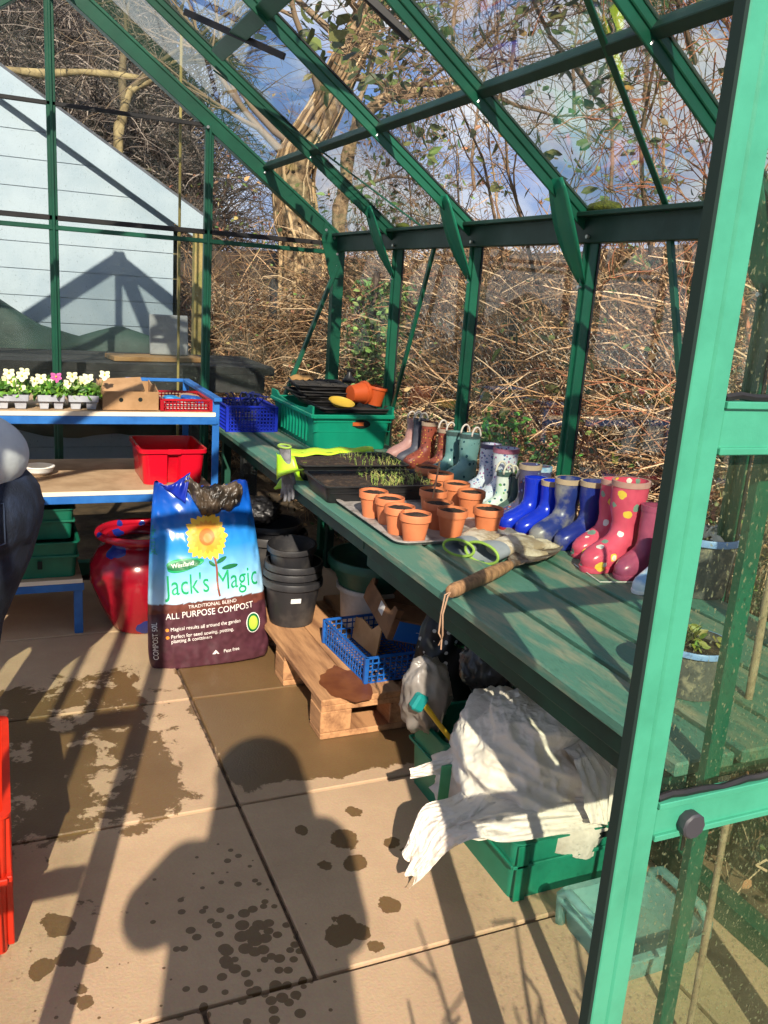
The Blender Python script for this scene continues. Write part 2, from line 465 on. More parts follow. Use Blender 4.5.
b = MB(); b.box(rf(XR, 1.487, -0.008), (2.40, 0.014, 0.020)); b.build('glazing_strip', M_rubber, wf)
b = MB(); b.box(rf(XR, 1.903, -0.008), (2*(0.80-XR), 0.014, 0.016)); b.build('glazing_strip', M_rubber, wf)
b = MB(); b.bar(rf(1.41, 1.40, -0.02), rf(1.06, 0.46, -0.02), 0.016, 0.026, up=(0, -1, 0)); b.build('diagonal_brace', M_frame, wf)
b = MB()
for (px, py) in ((326, 230), (334, 238), (337, 254), (337, 266), (208, 127)):
    p = at_y(px, py, GF-0.026); bolt(b, p-wf.location, (0, -1, 0), 0.006)
b.build('bolt', M_bolt, wf)
b = MB(); b.box(rf(XR, 0.03), (2.42, 0.05, 0.06)); b.build('base_sill', M_frame, wf)
b = MB()
poly = [rf(WL, 0.05, 0.012), rf(WR, 0.05, 0.012), rf(WR, EZ, 0.012), rf(XR, RZ, 0.012), rf(WL, EZ, 0.012)]
b.add(poly, [(0, 1, 2, 3, 4)]); b.build('glass_pane', M_gl_far, wf, smooth=0)
b = MB(); b.prism([(1.435-XR, 1.50), (1.335-XR, 1.575), (1.325-XR, 1.50), (1.372-XR, 1.34), (1.435-XR, 1.34)], 1, -0.030, -0.026)
b.build('gusset_plate', M_frame, wf)

# left side wall (outside the frame) keeps the house whole
wl = thing('wall_left', 'glazed left side wall of the greenhouse', 'wall', (WL, 0, 0), kind='structure')
b = MB(); b.box((0.018, (GN+GF)/2, 1.488), (0.036, GF-GN, 0.065)); b.build('eaves_beam', M_frame, wl)
for y in YS[1:-1]:
    b = MB(); b.box((0.004, y, 0.73), (0.028, 0.03, 1.46)); b.build('post', M_frame, wl)
b = MB(); b.box((0, (GN+GF)/2, 0.03), (0.05, GF-GN, 0.06)); b.build('base_sill', M_frame, wl)
b = MB(); pane(b, (-0.010, GN, 0.05), (0, GF-GN, 0), (0, 0, 1.42)); b.build('glass_pane', M_gl_side, wl, smooth=0)

# near gable with its double doorway
wn = thing('wall_front', 'glazed near gable wall of the greenhouse around the doorway', 'wall', (XR, GN, 0), kind='structure')
def rn(x, z, y=0): return Vector((x-XR, y, z))
JR, JL = 0.860, -0.395
for x in (WR-0.018, WL+0.018):
    b = MB(); b.box(rn(x, 0.75), (0.05, 0.045, 1.50)); b.build('corner_post', M_frame, wn)
for x in (JL, JR):
    zt = roofz(x)-0.03
    b = MB(); b.box(rn(x, zt/2), (0.026, 0.016, zt)); b.build('door_jamb', M_frame, wn)
for sg in (-1, 1):
    b = MB(); xe = XR+sg*(WR-XR)
    b.bar(rn(xe, EZ-0.02), rn(XR, RZ-0.02), 0.045, 0.055, up=(-sg*SL, 0, -1)); b.build('gable_rafter', M_frame, wn)
b = MB(); b.box(rn(0.21, 1.90, -0.015), (1.30, 0.03, 0.05)); b.build('door_track', M_frame, wn)
for (x0, x1) in ((WL, JL), (JR, WR)):
    b = MB(); b.box(rn((x0+x1)/2, 0.03), (x1-x0, 0.04, 0.06)); b.build('base_sill', M_frame, wn)
    b = MB()
    b.add([rn(x0, 0.05), rn(x1, 0.05), rn(x1, roofz(x1)), rn(x0, roofz(x0))], [(0, 1, 2, 3)]); b.build('glass_pane', M_gl_door, wn, smooth=0)

# roof
rt = thing('ceiling', 'pitched glass roof of the greenhouse on green glazing bars', 'roof', (XR, (GN+GF)/2, EZ), kind='structure')
def rr(x, y, z): return Vector((x, y, z))-Vector(rt.location)
b = MB(); b.box(rr(XR, (GN+GF)/2, RZ), (0.06, GF-GN, 0.07)); b.build('ridge_bar', M_frame, rt)
for y in YS[1:-1]:
    for sg in (1, -1):
        xe = XR+sg*(WR-XR)
        b = MB(); b.bar(rr(xe, y, EZ), rr(XR, y, RZ), 0.019, 0.018, up=(sg*SL, 0, 1)); b.bar(rr(xe, y, EZ-0.022), rr(XR, y, RZ-0.022), 0.008, 0.026, up=(sg*SL, 0, 1))
        b.build('glazing_bar', M_frame, rt)
        b = MB(); b.bar(rr(xe, y, EZ+0.014), rr(XR, y, RZ+0.014), 0.026, 0.006, up=(sg*SL, 0, 1), ch=0.001); b.build('glazing_strip', M_rubber, rt)
for sg in (1, -1):
    x = XR+sg*(1.066-XR)
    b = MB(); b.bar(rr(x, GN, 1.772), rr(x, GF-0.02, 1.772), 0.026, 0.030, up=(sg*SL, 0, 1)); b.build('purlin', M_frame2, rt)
b = MB()
for y in YS[1:]:
    bolt(b, rr(1.066-0.008, y-(0.03 if y > 3.7 else 0), 1.772-0.022), (-0.5, 0, -1), 0.005)
b.build('bolt', M_bolt, rt)
for (a, c) in (((1.409, 2.891, 1.512), (0.72, 3.28, 2.0)), ((1.409, 1.651, 1.512), (0.60, 1.25, 2.09))):
    b = MB(); b.bar(rr(*a), rr(*c), 0.014, 0.006); b.build('diagonal_brace', M_frame, rt)
b = MB()
for sg in (1, -1):
    xe = XR+sg*(WR-XR)
    for k in range(5):
        y0, y1 = YS[k]+0.004, YS[k+1]-0.004
        xm = XR+sg*(0.70-XR) if (sg == 1 and k in (2,)) else XR   # one bay has the vent
        pane(b, rr(xe, y0, EZ+0.010), (0, y1-y0, 0), (xm-xe, 0, SL*abs(xm-xe)))
b.build('glass_pane', M_gl_roof, rt, smooth=0)
# roof vent, propped open
vt = thing('window_1', 'roof vent propped open above the third bay', 'window', (XR, 2.27, RZ), kind='structure')
def rv(x, y, z): return Vector((x, y, z))-Vector(vt.location)
zs = roofz(0.70)
b = MB(); b.bar(rv(0.70, 1.90, zs-0.01), rv(0.70, 3.12, zs-0.01), 0.05, 0.022, up=(SL, 0, 1)); b.build('vent_sill', M_frame, vt)
b = MB(); b.bar(rv(0.24, 1.98, RZ+0.03), rv(0.80, 1.98, RZ-0.12), 0.03, 0.022, up=(0.3, 0, 1)); b.bar(rv(0.24, 2.56, RZ+0.03), rv(0.80, 2.56, RZ-0.12), 0.03, 0.022, up=(0.3, 0, 1))
b.bar(rv(0.80, 1.97, RZ-0.12), rv(0.80, 2.57, RZ-0.12), 0.03, 0.022, up=(0.3, 0, 1)); b.build('vent_frame', M_frame, vt)
b = MB(); b.add([rv(0.24, 1.98, RZ+0.03), rv(0.80, 1.98, RZ-0.12), rv(0.80, 2.56, RZ-0.12), rv(0.24, 2.56, RZ+0.03)], [(0, 1, 2, 3)]); b.build('glass_pane', M_gl_roof, vt, smooth=0)
b = MB(); b.bar(rv(0.57, 3.03, 2.10), rv(0.80, 2.70, 1.945), 0.012, 0.020); b.build('stay_arm', M_rubber, vt)
b = MB(); b.bar(rv(0.62, 2.09, 2.075), rv(0.905, 2.04, 1.872), 0.012, 0.022); b.build('stay_arm', M_rubber, vt)

# ---------------- sliding door leaves
def door_leaf(name, label, x0, w, mir=False, bar=None):
    d = thing(name, label, 'door', (x0, 0.70, 0), kind='structure')
    b = MB()
    # outer stile of two ribs with a groove, deep dark side
    def stile(b, xa, sg):
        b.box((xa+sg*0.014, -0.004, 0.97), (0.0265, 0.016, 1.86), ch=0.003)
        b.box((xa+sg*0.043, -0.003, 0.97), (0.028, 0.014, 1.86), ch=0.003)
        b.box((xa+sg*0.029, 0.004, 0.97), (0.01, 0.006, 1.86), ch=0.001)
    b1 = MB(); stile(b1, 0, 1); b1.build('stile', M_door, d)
    b1 = MB(); b1.box((-0.0016, -0.0045, 0.97), (0.005, 0.016, 1.86), ch=0.0005); b1.build('edge_strip', M_edge, d)  # thin near-black strip over the side face of the stile
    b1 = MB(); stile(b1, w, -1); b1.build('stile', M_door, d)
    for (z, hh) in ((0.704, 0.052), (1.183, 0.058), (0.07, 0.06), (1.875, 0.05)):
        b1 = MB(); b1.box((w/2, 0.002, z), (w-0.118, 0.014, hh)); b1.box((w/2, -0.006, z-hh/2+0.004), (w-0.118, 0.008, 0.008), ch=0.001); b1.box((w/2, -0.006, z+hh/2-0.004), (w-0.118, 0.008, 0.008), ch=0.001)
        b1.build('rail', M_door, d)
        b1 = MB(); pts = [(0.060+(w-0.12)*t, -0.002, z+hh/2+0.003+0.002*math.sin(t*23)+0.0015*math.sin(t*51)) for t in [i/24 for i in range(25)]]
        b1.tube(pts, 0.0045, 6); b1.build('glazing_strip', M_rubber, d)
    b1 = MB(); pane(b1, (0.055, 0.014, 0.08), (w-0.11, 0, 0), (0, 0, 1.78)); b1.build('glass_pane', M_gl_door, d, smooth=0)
    return d
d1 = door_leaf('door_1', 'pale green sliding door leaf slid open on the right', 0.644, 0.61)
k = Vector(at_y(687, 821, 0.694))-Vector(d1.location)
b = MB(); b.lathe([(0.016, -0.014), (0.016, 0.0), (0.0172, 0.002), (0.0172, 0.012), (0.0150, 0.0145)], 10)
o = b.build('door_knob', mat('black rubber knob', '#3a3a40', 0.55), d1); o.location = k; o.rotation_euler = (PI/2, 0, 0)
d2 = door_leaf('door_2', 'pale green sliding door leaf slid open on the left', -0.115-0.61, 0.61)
b = MB(); b.box((0.42, 0.012, 0.97), (0.035, 0.03, 1.8)); b.build('glazing_bar', M_door, d2)  # extra unseen upright, added to cast a second bar shadow on the floor
# ------------------------------------------------------------------ outside: ground, shed, fence, hedge, trees
M_soil = mat('leaf strewn soil', '#4a3a2b', 0.95, 0, '#7a6348', 6, 0.4, 0.65, 0.6, 25)
M_twig = mat('dry twigs', '#8a6b4e', 0.85, vcol=True)
M_core = mat('matted dead growth', '#6a5240', 0.95, 0, '#a9865f', 22, 0.42, 0.6, 1.0, 70, detail=9, stretch=(1, 1, 0.45))
M_leaf = mat('leaves', '#55702f', 0.5, vcol=True)
M_wire = mat('galvanised wire', '#bdb6a8', 0.5, 0.2)
b = MB()
def gfn(u, v):
    x = -9+u*24; y = -6+v*32
    return (x, y, -0.07+ (0.05*noise.noise(Vector((x*0.8, y*0.8, 0)))+0.02 if (x > 1.7 or y > 4.1) else -0.03))
b.grid(gfn, 121, 121)
tag(b.build('ground', M_soil, smooth=180), 'bare soil littered with dead leaves around the greenhouse', 'ground', kind='structure')

# pale blue boarded shed, its gable facing the greenhouse
YSH = 5.30
SX1 = 1.05; SLS = 0.60; SAX = -1.0
def shz(x): return 1.60+SLS*(SX1-x)
M_shed = mat('pale blue painted boards', '#a5b4bd', 0.7, 0, '#93a5b1', 3, 0.4, 0.7, 0.1, 40)
M_shedside = mat('shed side boards', '#8a7a55', 0.8, 0, '#6d613f', 6, 0.4, 0.6)
M_roofing = mat('roof felt', '#5a5d63', 0.9, 0, '#484a50', 30)
sh = thing('shed', 'pale blue boarded shed seen through the far gable', 'shed', (SAX, YSH, 0))
b = MB(); z = 0.0
while z < 2.75:
    z1 = z+0.142
    def xr_(q): return min(SX1-0.08, SX1-0.05-(q-1.60)/SLS) if q > 1.55 else SX1-0.08
    a0, a1 = xr_(z+0.004)-SAX, xr_(z1)-SAX
    if a1 < 0.1: break
    b.prism([(-a0, z+0.004), (a0, z+0.004), (a1, z1), (-a1, z1)], 1, 0.0, 0.03)
    z = z1
b.prism([(2*(SAX-SX1)+0.1-0, 0), (SX1-SAX-0.1, 0), (SX1-SAX-0.1, 1.60), (0, shz(SAX)-0.06), (2*(SAX-SX1)+0.1+(SX1-SAX), 1.60)], 1, 0.012, 0.05)
b.build('gable_wall', M_shed, sh)
for sg in (1, -1):
    b = MB(); b.box((sg*(SX1-0.09-SAX), 1.5, 0.78), (0.03, 3.0, 1.56)); b.build('side_wall', M_shedside, sh)
for sg in (1, -1):
    b = MB(); a = (sg*(SX1+0.06-SAX), -0.05, 1.60-SLS*0.06+0.0); c = (0, -0.05, shz(SAX))
    b.bar(a, c, 0.02, 0.13, up=(sg*SLS, 0, 1)); b.build('bargeboard', M_shed, sh)
    b = MB(); b.bar((a[0], 1.5, a[2]+0.08), (c[0], 1.5, c[2]+0.08), 3.1, 0.025, up=(sg*SLS, 0, 1)); b.build('roof', M_roofing, sh)

# yellowish timber post beside the shed
b = MB(); p = at_y(199, 310, 5.05); b.box((0, 0, 0.8), (0.07, 0.07, 1.6)); b.box((-0.1, 0, 0.62), (0.26, 0.05, 0.16))
tag(b.build('timber_post', mat('mossy timber', '#a58f5a', 0.85, 0, '#7f7a3f', 9, 0.4, 0.6, 0.3, 40), loc=(p.x, 5.05, -0.05)), 'ochre timber post standing at the corner of the pale blue shed', 'post')

# dark weathered bench and table outside the far gable
M_dark = mat('dark weathered timber', '#262626', 0.8, 0, '#403f3e', 7, 0.4, 0.7, 0.3, 30)
tb = thing('outdoor_table', 'long dark weathered timber table outside the far gable', 'table', (0.08, 4.60, 0.115))
b = MB()
for k in range(4): b.box((-0.3, -0.24+k*0.16, 0.745), (3.0, 0.15, 0.04))
b.build('tabletop', M_dark, tb)
b = MB(); b.box((-0.3, -0.30, 0.68), (2.9, 0.03, 0.09)); b.build('apron', M_dark, tb)
for (x, y) in ((1.10, -0.24), (0.92, 0.22), (-0.2, -0.24), (-0.2, 0.22), (-1.6, -0.24), (-1.6, 0.22)):
    b = MB(); b.box((x, y, 0.27), (0.075, 0.075, 0.84)); b.build('leg', M_dark, tb)
b = MB(); b.box((0, 0, 0), (0.46, 0.18, 0.022))
o = b.build('plank', mat('sawn plank', '#b58d5b', 0.8, 0, '#8f6b42', 6, stretch=(1, 8, 1))); o.location = (0.72, 4.48, 0.894); o.rotation_euler = (0, 0, R_(8))
tag(o, 'short sawn wooden plank lying on the dark outdoor table', 'plank')
b = MB(); b.box((0, 0, 0.10), (0.19, 0.03, 0.20), ch=0.004)
o = b.build('paving_slab', mat('grey slab', '#a5a8a8', 0.85, 0, '#8f9294', 12)); o.location = (0.79, 4.51, 0.907); o.rotation_euler = (R_(-9), 0, 0)
tag(o, 'square grey slab leaning upright on the plank on the outdoor table', 'slab')

# dark green humped surface between table and shed
def drape_pt(u, v):
    x = -1.35+u*2.3; t = v
    zt = 0.86+0.30*max(0, 1-abs(x-0.62)/0.42)*0.5+0.50*max(0, 1-abs(x+0.35)/0.75)+0.02*noise.noise(Vector((x*4, t*5, 0)))
    y = 4.96+0.24*t
    return (x, y-0.04*math.sin(x*9), max(0.0, zt*math.sin(PI*min(1, (0.08+t*0.9)))**0.35))
b = MB(); b.grid(drape_pt, 60, 18)
tag(b.build('drape', mat('dark green tarpaulin', '#2f4a41', 0.6, 0, '#22372f', 4, bump=0.5, bscale=12), smooth=180, solid=0.004), 'dark green humped surface standing against the blue shed', 'drape')

# chain link fence along the right side and round the far corner
def chainlink(name, label, p0, p1, z0, z1):
    p0, p1 = Vector(p0), Vector(p1); L = (p1-p0).length; d = (p1-p0)/L; nrm = Vector((-d.y, d.x, 0))
    r = thing(name, label, 'fence', p0)
    b = MB(); s = 0.036; n = int(L/(2*s)); rows = int((z1-z0)/s)
    for k in range(n):
        for ph in (0,):
            pts = []
            for j in range(rows+1):
                off = s if j % 2 else 0
                q = d*(k*2*s+off)+Vector((0, 0, z0+j*s))+nrm*(0.004 if j % 2 else -0.004)+Vector((rnd.uniform(-1, 1), rnd.uniform(-1, 1), rnd.uniform(-1, 1)))*0.002
                pts.append(q)
            b.tube(pts, 0.0027, 3, caps=False)
            pts = [d*(k*2*s+(0 if j % 2 else s))+Vector((0, 0, z0+j*s))+nrm*(0.004 if not j % 2 else -0.004) for j in range(rows+1)]
            b.tube([q+d*s*0 for q in pts], 0.0027, 3, caps=False)
    b.build('wire_mesh', M_wire, r, fix=False)
    k = 0
    while k*1.9 < L:
        b = MB(); q = d*(k*1.9+0.6)-nrm*0.05; b.box(q+Vector((0, 0, z1/2)), (0.05, 0.05, z1+0.05)); b.build('fence_post', M_dark, r); k += 1
    return r
chainlink('chain_link_fence', 'slack chain link fence in front of the brambles beside the right wall', (2.12, 1.0, 0), (2.12, 6.3, 0), 0.05, 1.22)
chainlink('chain_link_fence', 'chain link fence running behind the dark table from shed to corner', (1.25, 6.35, 0), (2.12, 6.35, 0), 0.05, 1.30)

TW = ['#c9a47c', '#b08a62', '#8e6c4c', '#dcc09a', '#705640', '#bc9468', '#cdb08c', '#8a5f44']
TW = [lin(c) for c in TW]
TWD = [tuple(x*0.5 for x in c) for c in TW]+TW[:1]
def curved(p, d, L, n, droop, wig, rg):
    pts = [Vector(p)]; d = Vector(d).normalized()
    for i in range(n):
        d = (d+Vector((rg.gauss(0, wig), rg.gauss(0, wig), rg.gauss(0, wig)-droop))).normalized()
        pts.append(pts[-1]+d*L/n)
    return pts
def bramble(name, label, cnt, box, hmax, seed, thick=0.0035, cat='brambles', pal=TW, core=None, side=1, leafpal=None, leaves=0, corecol='#4a3728'):
    rg = random.Random(seed); b = MB()
    if core:   # the matted dead growth in the middle of the thicket
        cx0, cx1, cy0, cy1, ch = core
        def cf(u, v):
            th = 2*PI*u; k = math.cos(v*PI/2)**0.35
            cx, cy = (cx0+cx1)/2, (cy0+cy1)/2
            sx = math.copysign(abs(math.cos(th))**0.35, math.cos(th)); sy = math.copysign(abs(math.sin(th))**0.35, math.sin(th))
            p = Vector((cx+sx*(cx1-cx0)/2*k, cy+sy*(cy1-cy0)/2*k, ch*math.sin(v*PI/2)**0.8))
            q = noise.noise(p*2.3)*0.16+noise.noise(p*7)*0.07+noise.noise(p*19)*0.05
            return p+Vector((sx, sy, 0.6))*q*(1 if p.z > 0.05 else 0)
        b.grid(cf, 260, 40, closeu=True, mi=1 if corecol == '#4a3728' else 0, col=lin(corecol))
    x0, x1, y0, y1 = box
    tips = []
    for i in range(cnt):
        x = rg.uniform(x0, x1); y = rg.uniform(y0, y1)
        hh = rg.uniform(0.35, 1.0)*hmax
        z = rg.uniform(0, hh*0.7)
        th = rg.uniform(0, 2*PI); up = rg.uniform(0.1, 1.6)
        pts = curved((x, y, z), (math.cos(th), math.sin(th), up), rg.uniform(0.35, 0.9), 6, rg.uniform(0.02, 0.22), 0.16, rg)
        for q in pts:
            if q.z > hmax: q.z = hmax-(q.z-hmax)*0.3
            if x0 > 1.5 and q.x < 1.6: q.x = 1.6+(1.6-q.x)*0.3
            if y0 > 3.9 and q.y < 4.2: q.y = 4.2
        r = thick*rg.uniform(0.5, 1.5)
        c = pal[rg.randrange(len(pal))]; k = rg.uniform(0.7, 1.2)
        b.tube(pts, [r, r, r*0.9, r*0.8, r*0.7, r*0.55, r*0.3], 3, caps=False, col=tuple(q*k for q in c))
        tips.append(pts[-2])
    for i in range(leaves):
        p = Vector(rg.choice(tips))+Vector((rg.gauss(0, .05), rg.gauss(0, .05), rg.gauss(0, .05)))
        leaf(b, p, rg.uniform(0.015, 0.035), rg, (leafpal or LV)[rg.randrange(len(leafpal or LV))])
    return tag(b.build(name, [M_twig, M_core] if core else M_twig, fix=False, smooth=0), label, cat, kind='stuff')
LV = [lin(c) for c in ('#5f7a3a', '#48632c', '#7d8f4a', '#8a7a44', '#3d5527')]
DRY = [lin(c) for c in ('#a07a52', '#8a5f3d', '#c19a6c', '#6f4c33')]
def leaf(b, p, s, rg, c):
    d = Vector((rg.gauss(0, 1), rg.gauss(0, 1), rg.gauss(0, 1))).normalized(); e = d.orthogonal().normalized()
    f = d.cross(e); w = 0.36
    b.add([p, p+d*s*0.28+e*s*w*0.8+f*s*0.05, p+d*s*0.62+e*s*w*0.85+f*s*0.08, p+d*s*1.15, p+d*s*0.62-e*s*w*0.85+f*s*0.08, p+d*s*0.28-e*s*w*0.8+f*s*0.05], [(0, 1, 2, 3), (0, 3, 4, 5)], 0, tuple(x*rg.uniform(0.8, 1.2) for x in c))
bramble('bramble_thicket', 'thick bank of dry brown bramble stems behind the chain link fence on the right', 26000, (2.2, 3.0, 0.9, 7.2), 2.2, 11, 0.003, core=(2.7, 3.9, 0.6, 7.4, 1.6), leaves=6000, leafpal=DRY+DRY+LV)
bramble('dry_grass', 'dry brown stalks and leaves at the foot of the right glass wall', 3000, (1.62, 2.2, 1.0, 5.0), 0.75, 12, 0.0028, cat='dry grass', leaves=3500, leafpal=LV+DRY)
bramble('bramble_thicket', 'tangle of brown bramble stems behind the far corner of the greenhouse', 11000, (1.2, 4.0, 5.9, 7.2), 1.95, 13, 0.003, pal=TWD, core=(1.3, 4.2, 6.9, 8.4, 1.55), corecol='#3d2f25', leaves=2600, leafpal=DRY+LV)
DK = [lin(c) for c in ('#6d6058', '#564a42', '#857970', '#9a8d82', '#463c37')]
bramble('twig_thicket', 'dense dark grey thicket of bare twigs rising behind the blue shed', 30000, (-2.6, 2.2, 8.7, 10.4), 6.0, 14, 0.0055, core=(-6, 2.3, 10.3, 12.3, 5.6), corecol='#2c2622', cat='thicket', pal=DK, leaves=2500, leafpal=[lin('#574a3c'), lin('#6a5b48')])
LVG = [lin(c) for c in ('#6d8a4c', '#54733a', '#84a05c', '#3f5a2c')]
# ivy column on the far corner outside
rg = random.Random(5); b = MB()
for i in range(2600):
    t = rg.random(); z = t*1.35; x = 1.86+0.13*t+rg.gauss(0, 0.08); y = 4.55+rg.gauss(0, 0.10)
    leaf(b, Vector((x, y, z)), rg.uniform(0.02, 0.045), rg, LVG[rg.randrange(4)])
b.tube([(1.9, 4.6, 0), (1.92, 4.6, 0.7), (1.95, 4.62, 1.4)], 0.02, 6, col=lin('#5d4a38'))
tag(b.build('ivy_bush', M_leaf, fix=False, smooth=0), 'pale green leafy ivy column outside the far right corner post', 'ivy')
# small green shrub behind boots
rg = random.Random(6); b = MB(); c0 = at_x(520, 432, 1.68)
for i in range(26):
    th = rg.uniform(0, 2*PI); pts = curved((c0.x, c0.y, c0.z-0.22), (math.cos(th)*0.5, math.sin(th)*0.7, 1.0), 0.27, 5, 0.0, 0.12, rg)
    b.tube(pts, 0.002, 3, caps=False, col=lin('#6f5a3a'))
    for q in pts[1:]:
        for k in range(5): leaf(b, q+Vector((rg.gauss(0, .015), rg.gauss(0, .02), rg.gauss(0, .01))), rg.uniform(0.015, 0.03), rg, lin(('#4f8a35', '#6ba048', '#3c7029')[rg.randrange(3)]))
b.tube([(c0.x, c0.y, c0.z-0.22), (c0.x+0.02, c0.y, -0.02)], 0.005, 5, col=lin('#6f5a3a'))
tag(b.build('green_shrub', M_leaf, fix=False, smooth=0), 'small bright green shrub growing outside behind the spotted boots', 'shrub')

# trees
M_bark = mat('sunlit bark', '#b89d78', 0.9, 0, '#5f4d38', 16, 0.4, 0.62, 0.9, 30)
M_bark2 = mat('pale yellow bark', '#a8966a', 0.85, 0, '#776848', 9, 0.4, 0.62, 0.5, 30)
def pt(px, py, Y): return at_y(px, py, Y)
OFF = Vector((0, 0, 0))
def keep_out(q):
    """twigs lie outside the glass"""
    w = q+OFF
    if w.y < GF+0.1 and w.x < 1.56 and w.z < roofz(w.x)+0.12:
        if w.x > 1.1: w.x = 1.56+(1.56-w.x)*0.2
        else: w.z = roofz(w.x)+0.13
    return w-OFF
def branch(b, rg, p, d, L, r, depth, wig=0.10, split=3, twigs=True, up=0.0, col=(0.3, 0.22, 0.16)):
    n = 7; pts = curved(p, d, L, n, -up, wig, rg)
    pts = [keep_out(q) for q in pts]
    rs = [max(0.0016, r*(1-0.75*i/n)) for i in range(n+1)]
    b.tube(pts, rs, 5 if r > 0.012 else 3, caps=False, col=col)
    if depth <= 0: return [pts[-1], pts[-3]]
    tips = []
    for k in range(split):
        i = rg.randrange(2, n+1); q = pts[i]; dd = (pts[i]-pts[i-1]).normalized()
        nd = (dd+Vector((rg.gauss(0, .55), rg.gauss(0, .45), rg.gauss(0, .5)))).normalized()
        tips += branch(b, rg, q, nd, L*rg.uniform(0.45, 0.8), rs[i]*0.7, depth-1, wig*1.1, split, twigs, up, col)
    return tips
def set_off(v):
    global OFF
    OFF = Vector(v)
def tree(name, label, trunk_pts, radii, seed, barkmat, barkcol, limbs, leafn=0, leafpal=None, leafs=(0.03, 0.06)):
    r = thing(name, label, 'tree', (trunk_pts[0][0], trunk_pts[0][1], -0.05)); base = Vector(r.location); set_off(base)
    rg = random.Random(seed)
    # smooth trunk
    P_ = [Vector(p) for p in trunk_pts]; pts = []; rs = []
    for i in range(len(P_)-1):
        for k in range(6):
            t = k/6; a = P_[max(i-1, 0)]; b0 = P_[i]; c = P_[i+1]; d = P_[min(i+2, len(P_)-1)]
            q = 0.5*((2*b0)+(-a+c)*t+(2*a-5*b0+4*c-d)*t*t+(-a+3*b0-3*c+d)*t**3); pts.append(q); rs.append(radii[i]*(1-t)+radii[i+1]*t)
    pts.append(P_[-1]); rs.append(radii[-1])
    b = MB(); b.tube([q-base for q in pts], [x*(1+0.10*math.sin(i*1.7)) for i, x in enumerate(rs)], 12); b.build('trunk', barkmat, r, smooth=180)
    if radii[0] > 0.15:      # old ivy stems climbing the trunk
        b = MB()
        for k in range(70):
            a0 = rg.uniform(0, 2*PI); i0 = rg.randrange(0, len(pts)-14); n_ = rg.randrange(10, 26); tw = rg.gauss(0, .05); q_ = []
            for i in range(i0, min(len(pts), i0+n_)):
                a0 += tw+rg.gauss(0, .08); t = (pts[min(i+1, len(pts)-1)]-pts[max(i-1, 0)]).normalized(); e1 = t.orthogonal().normalized(); e2 = t.cross(e1)
                q_.append(pts[i]-base+(e1*math.cos(a0)+e2*math.sin(a0))*rs[i]*1.12)
            c_ = lin(rg.choice(('#c9ab80', '#8f7452', '#dcc298', '#6f583e')))
            b.tube(q_, rg.uniform(0.006, 0.015), 5, caps=False, col=c_)
        b.build('ivy_stems', M_twig, r, smooth=180, fix=False)
    b = MB(); tips = []
    for (p, d, L, rad, dep, spl) in limbs:
        tips += branch(b, rg, Vector(p)-base, Vector(d), L, rad, dep, 0.13, spl, True, 0.0, barkcol)
    if b.v: b.build('branches', M_twig, r, fix=False, smooth=180)
    if leafn:
        b = MB()
        for i in range(leafn):
            q = rg.choice(tips)+Vector((rg.gauss(0, .06), rg.gauss(0, .06), rg.gauss(0, .06)))
            leaf(b, q, rg.uniform(*leafs), rg, (leafpal or LV)[rg.randrange(len(leafpal or LV))])
        tag(b.build('foliage', M_leaf, r, fix=False, smooth=0), kind='stuff')
    return r
Y1 = 6.6
g = pt(300, 330, Y1); g.z = -0.1
bc = lin('#8f7a62')
T1 = [g, pt(302, 262, Y1), pt(296, 215, Y1), pt(296, 165, Y1), pt(325, 110, Y1), pt(352, 50, Y1), pt(378, -5, Y1), pt(395, -60, Y1)]
lim = [(pt(296, 170, Y1), (-0.6, 0.1, 0.5), 1.3, 0.035, 3, 4), (pt(300, 150, Y1), (-0.9, 0.3, 0.55), 1.6, 0.03, 3, 4), (pt(325, 110, Y1), (-0.7, -0.1, 0.6), 1.5, 0.03, 3, 4),
       (pt(352, 50, Y1), (-0.8, 0.1, 0.3), 1.6, 0.03, 3, 4), (pt(365, 30, Y1), (-0.5, -0.3, 0.5), 1.3, 0.03, 3, 4), (pt(340, 75, Y1), (0.8, 0.1, 0.15), 1.5, 0.03, 3, 4),
       (pt(372, 10, Y1), (0.8, -0.2, 0.3), 1.4, 0.03, 3, 4)]
tree('gnarled_tree', 'thick leaning ivy-clad tree trunk behind the far right corner', T1, [0.20, 0.155, 0.145, 0.13, 0.11, 0.10, 0.09, 0.085], 3, M_bark, bc, lim)
Y2 = 6.2
g = pt(345, 300, Y2); g.z = -0.1
T2 = [g, pt(338, 240, Y2), pt(345, 190, Y2), pt(352, 140, Y2), pt(385, 98, Y2), pt(440, 92, Y2), pt(500, 88, Y2)]
lim = [(pt(352, 140, Y2), (0.2, 0.1, 0.9), 1.2, 0.025, 3, 4), (pt(440, 92, Y2), (0.5, -0.1, 0.6), 1.3, 0.02, 3, 4), (pt(385, 98, Y2), (0.1, -0.2, 0.9), 1.2, 0.022, 3, 4), (pt(480, 90, Y2), (0.8, 0, -0.1), 1.2, 0.018, 3, 4), (pt(345, 190, Y2), (0.8, 0.2, 0.3), 1.0, 0.018, 3, 4)]
tree('slender_tree', 'slender pale tree arching right beside the thick leaning trunk', T2, [0.07, 0.055, 0.05, 0.045, 0.04, 0.035, 0.02], 8, M_bark, bc, lim, 500, LVG, (0.05, 0.10))
Y3 = 8.6
g = pt(118, 300, Y3); g.z = -0.1
T3 = [g, pt(118, 160, Y3), pt(122, 120, Y3), pt(130, 92, Y3), pt(150, 80, Y3), pt(176, 60, Y3)]
